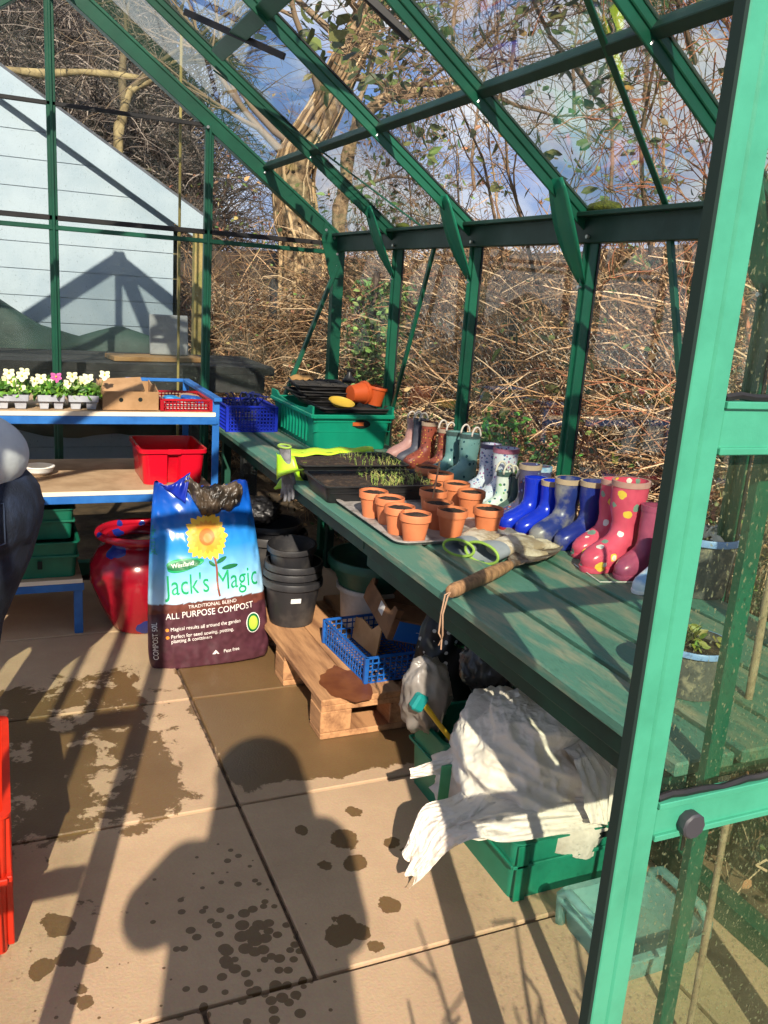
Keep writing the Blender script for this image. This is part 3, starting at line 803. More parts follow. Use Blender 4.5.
lim = [(pt(124, 100, Y3), (0, 0, 1), 1.2, 0.04, 2, 4), (pt(150, 80, Y3), (0.7, 0, 0.6), 1.2, 0.03, 3, 4), (pt(130, 90, Y3), (0.7, -0.1, 0.8), 1.4, 0.03, 3, 4)]
tree('bare_tree', 'bare yellow-barked tree behind the shed with a level limb', T3, [0.06, 0.048, 0.040, 0.036, 0.030, 0.022], 9, M_bark2, lin('#6f6248'), lim)
b = MB(); T4 = [pt(-90, 82, Y3), pt(-20, 66, Y3), pt(10, 70, Y3), pt(40, 74, Y3), pt(80, 72, Y3), pt(110, 74, Y3), pt(140, 78, Y3), pt(150, 82, Y3)]
b.tube(T4, [0.03, 0.03, 0.026, 0.042, 0.026, 0.034, 0.024, 0.02], 8)
tag(b.build('tree_limb', M_bark2, smooth=180), 'horizontal yellow-green limb crossing the dark twigs above the shed', 'branch')
# leafy climber and rose stems overhead on the right
def spray(name, label, cat, starts, seed, col, leafn, pal, ls, rad=0.012, dep=3, spl=4, L=1.0):
    r = thing(name, label, cat, (starts[0][0][0], starts[0][0][1], 0)); base = Vector(r.location); set_off(base); rg = random.Random(seed)
    b = MB(); tips = []
    for (p, d) in starts: tips += branch(b, rg, Vector(p)-base, d, L, rad, dep, 0.14, spl, True, -0.02, col)
    b.build('stems', M_twig, r, fix=False, smooth=180)
    b = MB()
    for i in range(leafn):
        q = rg.choice(tips)+Vector((rg.gauss(0, .05), rg.gauss(0, .05), rg.gauss(0, .05)))
        leaf(b, q, rg.uniform(*ls), rg, pal[rg.randrange(len(pal))])
    if leafn: tag(b.build('foliage', M_leaf, r, fix=False, smooth=0), kind='stuff')
    return r
OL = [lin(c) for c in ('#59652f', '#454f26', '#6d7440', '#33401f')]
spray('leafy_shrub', 'tall shrub with olive leaves arching over the roof', 'shrub',
      [((2.3, 2.9, 0.2), (0.02, 0, 1)), ((2.2, 3.3, 1.3), (-0.3, 0, 1)), ((2.25, 2.7, 1.5), (-0.5, -0.1, 1)), ((2.2, 3.1, 2.1), (-0.5, 0.1, 0.6)), ((2.15, 2.5, 2.1), (-0.6, -0.2, 0.7)), ((2.3, 3.8, 1.4), (-0.3, 0.1, 1)), ((2.2, 3.0, 2.3), (0, 0.3, 0.8)), ((2.4, 2.3, 1.7), (-0.2, 0, 1))],
      21, lin('#7a6149'), 1500, OL, (0.035, 0.075), 0.012, 3, 4, 1.0)
spray('rose_bush', 'arching reddish rose stems outside above the right eave', 'rose bush',
      [((2.1, 2.2, 0.3), (0.05, 0, 1)), ((2.1, 2.0, 1.2), (-0.1, 0.3, 1)), ((2.0, 1.7, 1.3), (-0.1, 0.2, 1)), ((2.15, 1.9, 1.6), (-0.3, 0.1, 1)), ((2.2, 1.5, 1.5), (-0.2, 0.3, 1)), ((2.0, 2.1, 1.8), (-0.3, -0.3, 1)), ((2.3, 2.4, 1.6), (0.1, -0.2, 1))],
      22, lin('#b0714f'), 500, OL+[lin('#9a7a45')], (0.02, 0.05), 0.010, 3, 5, 0.9)
spray('hazel_shrub', 'bare tan twiggy shrub rising behind the right fence', 'shrub',
      [((2.9, 2.6+0.45*k, 0.9+0.25*(k % 3)), (random.Random(k).uniform(-.3, .3), random.Random(k+9).uniform(-.3, .3), 1)) for k in range(13)],
      23, lin('#a98c6e'), 1200, OL+DRY, (0.02, 0.045), 0.011, 3, 5, 1.1)
spray('bare_bush', 'bare bush of fine dark twigs between the shed and the leaning tree', 'shrub',
      [((1.5+0.3*k, 8.0, 0.9), (random.Random(k).uniform(-.3, .3), 0, 1)) for k in range(7)],
      24, lin('#5c4a3c'), 700, OL+DRY, (0.03, 0.06), 0.012, 3, 5, 1.0)
spray('yellow_twig_tree', 'fine twiggy crown with small leaves seen high through the roof', 'tree',
      [((3.4, 6.0, 1.5), (-0.1, 0, 1)), ((3.0, 5.5, 2.0), (-0.2, 0, 1)), ((3.6, 4.8, 2.0), (0, 0, 1)), ((2.9, 5.0, 2.6), (-0.2, 0, 1)), ((3.8, 5.6, 2.6), (0, 0, 1)), ((3.3, 4.2, 2.4), (-.2, 0, 1)), ((3.4, 6.0, 2.6), (0.2, 0, 1)), ((2.4, 4.8, 2.6), (-0.3, 0, 1))],
      25, lin('#8b7560'), 1600, OL+LVG, (0.04, 0.08), 0.014, 3, 5, 1.3)
# moss cushions on the eaves gutter
M_moss = mat('moss', '#6f7a1e', 0.95, 0, '#4a4f16', 60, bump=1.0, bscale=200)
for (px, py, s, lab) in ((603, 213, 0.055, 'large cushion of yellow-green moss on the eaves beam'), (402, 231, 0.04, 'small tuft of bright moss on the eaves beam near the far corner')):
    p = at_x(px, py, 1.415); b = MB()
    b.grid(lambda u, v: (math.cos(2*PI*u)*math.sin(PI*v)*s*0.5, math.sin(2*PI*u)*math.sin(PI*v)*s*1.2, math.cos(PI*v)*s*0.33*(1+0.25*noise.noise(Vector((u*9, v*9, 0))))), 20, 12, closeu=True)
    tag(b.build('moss_clump', M_moss, smooth=180, loc=(1.415, p.y, 1.540)), lab, 'moss')

a, c = at_y(180, 172, 4.0), at_y(178, 385, 4.0)
b = MB(); b.tube([a+(a-c)*0.6, a, c, c+(c-a)*(c.z/(a.z-c.z))], 0.006, 8)
tag(b.build('bamboo_cane', mat('yellow cane', '#8f8047', 0.8), smooth=180), 'thin yellow-brown cane standing upright just outside the far gable glass', 'cane')
# ------------------------------------------------------------------ staging bench along the right wall
BZ = 0.70
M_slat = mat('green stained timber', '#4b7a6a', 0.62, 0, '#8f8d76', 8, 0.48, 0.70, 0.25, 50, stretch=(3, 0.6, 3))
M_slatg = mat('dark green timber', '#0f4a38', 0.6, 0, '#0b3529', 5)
bn = thing('staging_bench', 'long slatted dark green timber potting bench along the right glass wall', 'bench', (1.12, 2.28, 0))
def rb(x, y, z): return Vector((x, y, z))-Vector(bn.location)
Y0B, Y1B = 0.80, 3.76
for k in range(5):
    x0 = 0.832+k*0.1235; w = 0.108 if k < 4 else 0.098
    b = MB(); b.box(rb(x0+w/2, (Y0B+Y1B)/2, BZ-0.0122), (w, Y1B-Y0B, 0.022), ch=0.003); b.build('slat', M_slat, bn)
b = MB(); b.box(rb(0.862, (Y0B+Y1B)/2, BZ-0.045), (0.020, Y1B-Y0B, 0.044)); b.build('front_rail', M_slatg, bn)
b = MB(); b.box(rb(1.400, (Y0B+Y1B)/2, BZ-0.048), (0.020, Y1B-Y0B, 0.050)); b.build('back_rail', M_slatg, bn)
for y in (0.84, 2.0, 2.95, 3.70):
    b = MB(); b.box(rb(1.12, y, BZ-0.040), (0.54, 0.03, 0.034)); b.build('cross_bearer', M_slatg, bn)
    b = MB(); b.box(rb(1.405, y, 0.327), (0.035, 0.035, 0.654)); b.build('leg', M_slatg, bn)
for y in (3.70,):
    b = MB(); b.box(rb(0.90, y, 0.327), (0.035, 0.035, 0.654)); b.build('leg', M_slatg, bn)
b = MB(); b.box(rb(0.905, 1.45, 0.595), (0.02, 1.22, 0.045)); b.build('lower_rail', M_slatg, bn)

# ------------------------------------------------------------------ helpers for containers
def tray_shell(w, d, h, wall=0.004, taper=0.0, r=0.015, nseg=5, lip=0.0, base=0.004):
    """open box with rounded corners as one shell; taper = how much wider the top is"""
    def ringp(hw, hd, z, rad):
        rad = min(rad, hw*0.9, hd*0.9); out_ = []
        for (cx, cy, a0) in ((hw-rad, hd-rad, 0), (-hw+rad, hd-rad, PI/2), (-hw+rad, -hd+rad, PI), (hw-rad, -hd+rad, 3*PI/2)):
            for i in range(nseg+1):
                a = a0+PI/2*i/nseg; out_.append(Vector((cx+rad*math.cos(a), cy+rad*math.sin(a), z)))
        return out_
    b = MB(); hw, hd = w/2, d/2
    R = [ringp(hw-taper, hd-taper, 0, r), ringp(hw, hd, h, r)]
    if lip: R += [ringp(hw+lip, hd+lip, h, r+lip), ringp(hw+lip, hd+lip, h+wall, r+lip), ringp(hw-wall, hd-wall, h+wall, r)]
    else: R += [ringp(hw-wall, hd-wall, h, r)]
    R += [ringp(hw-taper-wall, hd-taper-wall, base, r)]
    b.rings(R); return b
def mesh_crate(name, label, w, d, h, m, loc, rz, group=None, cell=0.018, low=None, rim=0.012, cat='crate'):
    """slotted plastic tray: grid walls, corner posts, rim"""
    t = thing(name, label, cat, loc, rz, group)
    t_ = 0.003
    def wall(fn, L, hh):
        b = MB(); n = max(2, int(L/cell)); mz = max(2, int(hh/cell))
        for i in range(n+1): b.box(fn(-L/2+L*i/n, hh/2), fn.dim(0.0045, hh), ch=0.0005)
        for j in range(mz+1): b.box(fn(0, hh*j/mz), fn.dim(L, 0.0045), ch=0.0005)
        return b
    class FX:
        def __init__(s, y): s.y = y
        def __call__(s, a, z): return (a, s.y, z)
        def dim(s, a, z): return (a, t_, z)
    class FY:
        def __init__(s, x): s.x = x
        def __call__(s, a, z): return (s.x, a, z)
        def dim(s, a, z): return (t_, a, z)
    for f, L, hh in ((FX(-d/2), w, low or h), (FX(d/2), w, h), (FY(-w/2), d, h), (FY(w/2), d, h)):
        wall(f, L, hh).build('side_panel', m, t, smooth=0)
    b = MB()
    for i in range(int(w/cell)+1): b.box((-w/2+w*i/int(w/cell), 0, 0.002), (0.0045, d, 0.003), ch=0.0005)
    for i in range(int(d/cell)+1): b.box((0, -d/2+d*i/int(d/cell), 0.002), (w, 0.0045, 0.003), ch=0.0005)
    b.build('base', m, t, smooth=0)
    b = MB()
    for (x, y, L, ax) in ((0, -d/2, w, 0), (0, d/2, w, 0), (-w/2, 0, d, 1), (w/2, 0, d, 1)):
        hh = (low or h) if (ax == 0 and y < 0) else h
        b.box((x, y, hh-0.003), ((L+rim, rim*0.8, 0.006) if ax == 0 else (rim*0.8, L+rim, 0.006)), ch=0.001)
    for sx in (-1, 1):
        for sy in (-1, 1): b.box((sx*w/2, sy*d/2, h/2), (0.014, 0.014, h), ch=0.002)
    b.build('rim', m, t)
    return t
M_soil2 = mat('potting soil', '#2b1f17', 0.95, 0, '#5d4a38', 40, 0.5, 0.7, 1.0, 120)
def soil_patch(w, d, z, name, t, seed=0, m=None):
    b = MB(); b.grid(lambda u, v: ((u-0.5)*w, (v-0.5)*d, z+0.004*noise.noise(Vector((u*w*80, v*d*80, seed)))), max(6, int(w*90)), max(6, int(d*90)))
    return b.build(name, m or M_soil2, t, smooth=0)

# ------------------------------------------------------------------ far end of the bench
M_blue = mat('cobalt blue plastic', '#1530c0', 0.4, 0, '#1026a0', 9)
p = at_z(253, 432, BZ)
t = mesh_crate('mesh_tray', 'cobalt blue plastic mesh tray at the far left end of the bench', 0.205, 0.25, 0.105, M_blue, (0.94, p.y+0.13, BZ), 0, cell=0.0135, cat='tray')
b = MB(); rg = random.Random(2)
for i in range(40):
    q = curved((rg.uniform(-.07, .07), rg.uniform(-.09, .09), 0.09), (rg.gauss(0, 1), rg.gauss(0, 1), 0.4), 0.12, 6, 0.1, 0.5, rg)
    b.tube([Vector((max(-.09, min(.09, v.x)), max(-.11, min(.11, v.y)), max(0.05, min(.14, v.z)))) for v in q], 0.003, 4)
o = b.build('netting', mat('crumpled blue net', '#16256e', 0.6)); o.location = t.location
tag(o, 'crumpled dark blue netting heaped in the cobalt mesh tray', 'netting', kind='stuff')

M_teal = mat('emerald green plastic', '#0f9a78', 0.38, 0, '#0c8a6b', 4)
gc = thing('stacking_crate', 'large emerald green plastic stacking crate full of pots on the far bench', 'crate', (1.226, 3.31, BZ))
b = tray_shell(0.315, 0.54, 0.125, 0.005, 0.012, 0.02); b.build('body', M_teal, gc)
b = MB()
for (w, d, z, h) in ((0.327, 0.552, 0.128, 0.012),):
    for (x, y, L, ax) in ((0, -d/2, w, 0), (0, d/2, w, 0), (-w/2, 0, d, 1), (w/2, 0, d, 1)):
        b.box((x, y, z), ((L, 0.014, 0.016) if ax == 0 else (0.014, L, 0.016)), ch=0.003)
b.build('rim', M_teal, gc)
for s in (-1, 1):     # raised curved corner shoulders of the stacking rim
    b = MB(); b.prism([(-0.27, 0.125), (-0.27, 0.165), (-0.23, 0.165), (-0.20, 0.150), (-0.10, 0.142), (0.05, 0.142), (0.17, 0.150), (0.20, 0.165), (0.27, 0.165), (0.27, 0.125)], 0, s*0.163-0.004, s*0.163+0.004)
    b.build('side_shoulder', M_teal, gc)
b = MB()
for i in range(9): b.box((-0.156, -0.20+i*0.04+0.02, 0.07), (0.008, 0.006, 0.10), ch=0.001)
b.build('side_ribs', M_teal, gc)
b = MB(); b.box((0.0, -0.268, 0.108), (0.318, 0.006, 0.006), ch=0.001); b.box((0, -0.264, 0.07), (0.314, 0.004, 0.004), ch=0.001); b.build('front_ribs', M_teal, gc)
M_hole = mat('shadowed slot', '#101a16', 0.9)  # near-black plates paint the shade inside openings that are not cut
b = MB(); b.lathe([(0.016, -0.002), (0.016, 0.002)], 20, sx=2.2)
o = b.build('hand_hole', M_hole, gc); o.location = (0.035, -0.270, 0.118-0.018); o.rotation_euler = (PI/2, 0, 0)
b = MB(); b.box((0.02, -0.272, 0.100), (0.045, 0.003, 0.014)); b.build('orange_pot_edge', mat('orange glimpse', '#d2622c', 0.5), gc)

M_blk = mat('black plastic', '#18191b', 0.42, 0, '#35322f', 12, 0.5, 0.75)
M_blk2 = mat('dusty black plastic', '#29292b', 0.6, 0, '#4a4540', 8, 0.4, 0.7)
cz = BZ+0.135
t = thing('plant_tray', 'wide flat black plant tray laid across the emerald crate', 'tray', (1.27, 3.26, cz))
tray_shell(0.30, 0.36, 0.014, 0.004, 0.006, 0.02, lip=0.008).build('body', M_blk2, t)
trs = None
for k in range(6):
    z = cz+0.008+0.012*k; a = rnd.uniform(-0.25, 0.25)
    loc = (1.215+rnd.uniform(-.02, .02), 3.37+rnd.uniform(-.02, .03), z)
    if trs is None:
        trs = thing('cell_tray', '', 'tray', loc, a, 'black cell trays stacked on the emerald crate')
        tray_shell(0.21, 0.24, 0.012, 0.003, 0.008, 0.012, lip=0.006).build('body', M_blk2, trs)
        b = MB()
        for i in range(1, 4): b.box((-0.10+0.05*i, 0, 0.008), (0.003, 0.22, 0.010), ch=0.0005)
        for i in range(1, 4): b.box((0, -0.11+0.055*i, 0.008), (0.19, 0.003, 0.010), ch=0.0005)
        b.build('cell_dividers', M_blk2, trs)
        cur = trs
    else: cur = dup(trs, loc, a)
    cur['label'] = ['bottom black cell tray of the stack on the emerald crate', 'second black cell tray from the bottom on the emerald crate', 'third black cell tray from the bottom on the emerald crate',
                    'fourth black cell tray from the bottom on the emerald crate', 'fifth black cell tray, just below the topmost one', 'topmost black cell tray of the stack on the emerald crate'][k]
# pots: one builder for every round pot
def pot(name, label, cat, R, h, m, loc, rot=None, rimh=0.2, base=0.72, group=None, soil=None, n=28, plate=None):
    t = thing(name, label, cat, loc, 0, group, rot=rot)
    b = MB(); r0 = R*base; w = R*0.045
    b.lathe([(r0, 0), (r0*1.005, h*0.01), (R*0.93, h*(1-rimh)), (R, h*(1-rimh)+0.001), (R*1.0, h*0.985), (R*0.985, h), (R-w, h), (R-w*1.3, h*(1-rimh)), (r0-w, h*0.04)], n)
    b.build('body', m, t)
    b = MB(); b.lathe([(R*1.0, h*(1-rimh)), (R*1.035, h*(1-rimh)+h*0.012), (R*1.04, h*0.97), (R*1.02, h*1.0), (R*0.96, h*1.0), (R*0.96, h*(1-rimh))], n, cap0=False, cap1=False); b.build('rim', m, t)
    if soil:
        b = MB(); b.lathe([(R*0.90, h*soil-0.003), (R*0.6, h*soil+0.001), (R*0.3, h*soil+0.003), (0.001, h*soil+0.002)], 20, cap0=False); 
        b.v = [(x+0*y, y, z+0.0025*noise.noise(Vector((x*160, y*160, R*50)))) for x, y, z in b.v]; b.build('soil', M_soil2, t, smooth=0)
    return t
M_terra = mat('terracotta plastic', '#d57e52', 0.6, 0, '#c26d44', 10, 0.4, 0.7)
M_orange = mat('orange plastic', '#d05a26', 0.5)
pot('plastic_pot', 'bright orange plastic pot standing on the trays in the emerald crate', 'pot', 0.040, 0.075, M_orange, (1.375, 3.20, cz+0.018), rot=(R_(4), R_(8), 0), rimh=0.15)
t = pot('plastic_pot', 'orange plastic pot lying on its side on the emerald crate', 'pot', 0.045, 0.075, M_orange, (1.27, 3.20, cz+0.060), rot=(0, R_(86), R_(12)), rimh=0.2)
t = thing('plant_saucer', 'pale yellow plastic saucer among the orange pots on the emerald crate', 'saucer', (1.21, 3.14, cz+0.022), rot=(R_(16), R_(4), 0))
b = MB(); b.lathe([(0.035, 0), (0.05, 0.016), (0.052, 0.016), (0.048, 0.013), (0.033, 0.003)], 28); b.build('body', mat('yellow plastic', '#d8b43f', 0.5), t)
t = thing('watering_rose', 'small black plastic watering nozzle on top of the tray stack', 'nozzle', (1.34, 3.40, cz+0.082))
b = MB(); b.lathe([(0.028, 0), (0.030, 0.01), (0.012, 0.028), (0.009, 0.045), (0.012, 0.050)], 16); b.build('body', M_blk, t)
b = MB(); b.box((0, 0, 0.053), (0.035, 0.010, 0.007)); b.build('cap', M_blk, t)
b = MB(); b.grid(lambda u, v: ((u-.5)*0.10, (v-.5)*0.05, 0.022+0.018*noise.noise(Vector((u*4, v*3, 1)))-0.02*abs(v-.5)), 16, 8)
tag(b.build('dry_leaf', mat('dry leaf', '#b48a55', 0.8), solid=0.001, loc=(1.16, 3.50, cz+0.07), smooth=180), 'curled dry tan leaf lying on the tray stack', 'leaf')

# ------------------------------------------------------------------ seed trays
M_sprout = mat('seedlings', '#7a8f45', 0.6, vcol=True)
def seed_tray(label, x, y, rz, seed, dens, xs0, w=0.36, d=0.215):
    t = thing('seed_tray', label, 'seed tray', (x, y, BZ), rz)
    tray_shell(w, d, 0.048, 0.003, 0.012, 0.015, lip=0.007).build('tray', M_blk, t)
    b = MB()
    b.box((0, -d/2+0.003, 0.030), (w-0.03, 0.004, 0.004), ch=0.001)
    b.build('rib', M_blk, t)
    soil_patch(w-0.012, d-0.012, 0.043, 'soil', t, seed)
    rg = random.Random(seed); b = MB()
    for i in range(dens):
        x_ = rg.uniform(xs0, w/2-0.02); y_ = rg.uniform(-d/2+.015, d/2-.015); hh = rg.uniform(0.008, 0.024)
        c = (lin('#8fa04e'), lin('#6f8a3a'), lin('#a8a660'))[rg.randrange(3)]
        q = Vector((x_+rg.gauss(0, .004), y_+rg.gauss(0, .004), 0.042+hh)); b.tube([(x_, y_, 0.042), q], 0.0007, 3, caps=False, col=c)
        for s in (-1, 1):
            a = rg.uniform(0, PI); e_ = Vector((math.cos(a), math.sin(a), 0.3))*s*0.006; f_ = Vector((-math.sin(a), math.cos(a), 0))*0.002
            b.add([q, q+e_*0.6+f_, q+e_*1.2, q+e_*0.6-f_], [(0, 1, 2, 3)], 0, c)
    tag(b.build('seedlings', M_sprout, t, smooth=0, fix=False), kind='stuff')
    return t
seed_tray('nearer black seed tray with thin green seedlings, at the bench edge', 1.018, 2.345, R_(-2), 3, 170, -0.02)
seed_tray('farther black seed tray with sparse seedlings, against the emerald crate', 1.045, 2.63, R_(-3), 4, 70, 0.0)
# lime green sack and grey glove hanging at the bench edge
M_lime = mat('lime green film', '#93c81e', 0.35, 0, '#b9dc3a', 6, 0.4, 0.6, 0.2, 20)
b = MB()
A = [at_z(281, 449, BZ+0.05), at_z(372, 447, BZ+0.06), at_z(374, 452, BZ+0.05), at_z(282, 457, BZ+0.045)]
b.grid(lambda u, v: (A[0].lerp(A[1], u)).lerp(A[3].lerp(A[2], u), v)+Vector((0, 0, 0.006*math.sin(v*PI)+0.003*math.sin(u*22))), 24, 5)
P0 = [at_y(281, 449, 2.76), at_y(303, 462, 2.62), at_y(302, 490, 2.52), at_y(276, 488, 2.62), at_y(284, 462, 2.70)]
b.grid(lambda u, v: (P0[4].lerp(P0[1], u)).lerp(P0[3].lerp(P0[2], u), v)+Vector((-0.02*math.sin(PI*u)-0.012*math.sin(v*7+u*5), -0.012*math.sin(u*9), 0)), 16, 16)
Q = [at_y(285, 452, 2.60), at_y(300, 456, 2.56), at_y(312, 472, 2.50), at_y(285, 482, 2.56)]
b.grid(lambda u, v: (Q[0].lerp(Q[1], u)).lerp(Q[3].lerp(Q[2], u), v)+Vector((-0.03-0.02*math.sin(PI*u), -0.01, 0.01*math.sin(v*8))), 12, 12)
o = b.build('plastic_sack', M_lime, solid=0.0015, smooth=180)
tag(o, 'lime green and white plastic sack tucked behind the seed trays, drooping over the bench edge', 'sack')
# ------------------------------------------------------------------ gloves
def fingers_hand(b, base, fwd, side, up, s=1.0, curl=0.25, col=None, spread=0.10):
    """five finger tubes and a palm; base = wrist"""
    F, Sd, U = Vector(fwd).normalized(), Vector(side).normalized(), Vector(up).normalized()
    b.rings([[base+F*a*s+Sd*(w*math.cos(2*PI*i/14))*s+U*(hh*math.sin(2*PI*i/14))*s for i in range(14)] for (a, w, hh) in
             ((-0.005, .026, .014), (0.02, .032, .014), (0.05, .040, .014), (0.08, .042, .012), (0.095, .040, .010))])
    for k, (o_, L, r) in enumerate(((-.030, .058, .0085), (-.010, .072, .0095), (.011, .078, .0095), (.031, .068, .009))):
        p = base+F*0.085*s+Sd*o_*s; d = (F+Sd*(k-1.5)*spread).normalized(); pts = [p-d*0.02*s, p]
        a = 0
        for j in range(3):
            a += curl; p = p+(d*math.cos(a)-U*math.sin(a))*L/3*s; pts.append(p)
        b.tube(pts, [r*s*1.0, r*s, r*s, r*s*0.95, r*s*0.7], 8)
    p = base+F*0.025*s-Sd*0.028*s; d = (F*0.75-Sd*0.75-U*0.2).normalized(); pts = [p+Sd*0.015*s, p, p+d*0.03*s, p+(d+F*0.4).normalized()*0.055*s]
    b.tube(pts, [.012*s, .0125*s, .011*s, .008*s], 8)
M_glove = mat('soiled cream knit glove', '#d5cbb8', 0.9, 0, '#a08e74', 14, 0.45, 0.62, 0.5, 120)
M_gcuff = mat('green glove cuff', '#8fb04a', 0.8)
M_ggrey = mat('grey glove lining', '#8d959c', 0.85)
def glove(label, wrist, ang, s, lift=0.0, m=M_glove, rot=None):
    t = thing('gardening_glove', label, 'glove', wrist, ang, rot=rot)
    b = MB(); fingers_hand(b, Vector((0, 0, 0.016)), (1, 0, 0), (0, 1, 0), (0, 0, 1), s, 0.10)
    o = b.build('hand', m, t, smooth=180)
    r = o.modifiers.new('r', 'REMESH'); r.mode = 'VOXEL'; r.voxel_size = 0.0035; r.use_smooth_shade = True
    b = MB(); b.lathe([(0.025*s, 0), (0.031*s, 0.02), (0.034*s, 0.055), (0.036*s, 0.072), (0.033*s, 0.072), (0.029*s, 0.04), (0.023*s, 0.0)], 20, sy=1, sx=0.5, cap0=False, cap1=False)
    o = b.build('cuff', M_ggrey if m is M_glove else m, t); o.rotation_euler = (0, -PI/2, 0); o.location = (0.01, 0, 0.018)
    b = MB(); b.tube([(0.036*s*math.cos(a)*0.5, 0.0362*s*math.sin(a), 0.072) for a in [2*PI*i/24 for i in range(24)]], 0.0035, 6, closed=True)
    o = b.build('cuff_binding', M_gcuff, t); o.rotation_euler = (0, -PI/2, 0); o.location = (0.01, 0, 0.018)
    return t
g1 = at_z(487, 558, BZ); glove('cream knitted glove with green bound cuff lying beside the terracotta pots', (g1.x+0.03, g1.y+0.005, BZ+0.002), R_(22), 1.35)
g2 = at_z(468, 556, BZ); glove('upturned second glove, its green-rimmed open cuff facing out, half under the first', (g2.x+0.025, g2.y+0.045, BZ+0.002), R_(38), 1.1)
gg = at_y(291, 468, 2.55)
glove('soiled grey glove hanging from the bench edge by the lime sack', (gg.x-0.03, gg.y, gg.z+0.005), 0, 0.75, m=mat('soiled grey glove', '#8c8d92', 0.9, 0, '#5c5d63', 30, 0.4, 0.6), rot=(0, R_(80), R_(20)))

# ------------------------------------------------------------------ trowel
M_wood = mat('worn ash handle', '#a07a55', 0.7, 0, '#6e5238', 12, 0.4, 0.65, 0.2, 60, stretch=(1, 6, 6))
M_rust = mat('muddy rusted steel', '#5b4a3a', 0.75, 0.2, '#8c8274', 22, 0.45, 0.6, 0.6, 80)
ta, tb_ = at_z(450, 592, BZ+0.018), at_z(563, 543, BZ+0.012)
t = thing('hand_trowel', 'muddy hand trowel with worn wooden handle beside the cream glove', 'trowel', (ta.x, ta.y, BZ+0.018), math.atan2(tb_.y-ta.y, tb_.x-ta.x))
L = (tb_-ta).length
b = MB(); hl = L*0.47
b.lathe([(0.006, 0.0), (0.013, 0.004), (0.0155, 0.02), (0.014, 0.05), (0.0165, hl*0.6), (0.0145, hl*0.85), (0.011, hl)], 16)
o = b.build('handle', M_wood, t); o.rotation_euler = (0, PI/2, 0)
b = MB(); b.tube([(hl-0.01, 0, 0), (hl+0.02, 0, 0.0), (hl+0.045, 0, -0.006)], [0.009, 0.008, 0.007], 10); b.build('ferrule', M_rust, t)
b = MB(); bl = L-hl-0.03
def blade(u, v):
    x = hl+0.03+bl*v; w = 0.036*(1-max(0, v-0.55)/0.45)**0.7*min(1, 0.6+v*2); y = (u-0.5)*2*w
    return (x, y, -0.006+0.010*((u-0.5)*2)**2*(1-v*0.6)-0.004*v)
b.grid(blade, 11, 16); b.build('blade', M_rust, t, smooth=180, solid=0.002)
b = MB(); b.tube([(0.008, 0, 0), (-0.012, 0.004, -0.004), (-0.022, 0.003, -0.04), (-0.020, 0.006, -0.085), (-0.016, 0.0, -0.098), (-0.024, -0.006, -0.085), (-0.028, -0.004, -0.04), (-0.014, -0.004, -0.004), (0.006, 0, 0)], 0.0018, 6)
b.tube([(-0.016, 0, -0.098), (-0.012, 0.008, -0.115)], 0.0016, 5); b.tube([(-0.016, 0, -0.098), (-0.022, -0.004, -0.118)], 0.0016, 5)
b.build('hanging_loop', mat('tan leather cord', '#a9876c', 0.8), t)
b = MB(); b.tube([at_z(574, 564, BZ+0.002), at_z(586, 572, BZ+0.002), at_z(600, 582, BZ+0.002), at_z(618, 582, BZ+0.002), at_z(640, 582, BZ+0.002), at_z(652, 580, BZ+0.002)], 0.0013, 5)
tag(b.build('garden_twine', mat('white string', '#d5d2c8', 0.8)), 'thin white string bent across the green slats below the pink boots', 'string')

# ------------------------------------------------------------------ tray of terracotta pots
M_slate = mat('mottled grey enamel', '#a7a29d', 0.5, 0, '#6d6762', 18, 0.45, 0.62, 0.15, 60)
pc = [at_z(341, 507, BZ), at_z(400, 547, BZ), at_z(508, 538, BZ)]
ty0 = pc[1].y; tx0 = 0.872; tx1 = pc[2].x+0.03; ty1 = 2.27
t = thing('serving_tray', 'worn pale grey metal tray holding the terracotta pots', 'tray', ((tx0+tx1)/2, (ty0+ty1)/2, BZ))
tray_shell(tx1-tx0, ty1-ty0, 0.010, 0.0025, 0.008, 0.035, lip=0.006).build('body', M_slate, t)
tp = None; N_ = 0
POTS = [(372, 521, 'at the far left corner of the grey tray'), (388, 528, 'second along the left side of the tray'), (398, 538, 'third along the left side, behind the front left one'), (414, 546, 'at the front left corner of the tray'),
        (432, 519, 'mid tray, beside the wooden label stick'), (451, 541, 'front middle of the tray, filled with dark soil'), (487, 539, 'at the tray corner nearest the blue boots'), (426, 493, 'farthest back on the tray, by the seed trays'),
        (439, 500, 'second from the back in the right row'), (455, 511, 'third from the back in the right row'), (437, 533, 'just behind the front middle pot'), (470, 520, 'just behind the front right pot')]
for i, (px, py, where) in enumerate(POTS):
    q = at_z(px+2, py-3, BZ+0.004)
    loc = (q.x+0.004, q.y+0.022, BZ+0.0035); lab = 'small terracotta pot of soil '+where
    if tp is None: tp = pot('terracotta_pot', lab, 'pot', 0.0385, 0.071, M_terra, loc, rimh=0.26, base=0.70, group='terracotta pots on the grey tray', soil=0.94); 
    else: dup(tp, loc, rnd.uniform(0, 6), lab)
q = at_z(432, 519, BZ)
b = MB(); b.box((0, 0, 0.055), (0.006, 0.0015, 0.11), ch=0.0005)
o = b.build('plant_label', mat('bare wood stick', '#c79a74', 0.7)); o.location = (q.x+0.004, q.y-0.012, BZ+0.03); o.rotation_euler = (R_(4), R_(4), R_(20))
o.location = (q.x-0.004, q.y+0.0, BZ+0.052); tag(o, 'thin wooden label stick standing up in a terracotta pot', 'plant label')
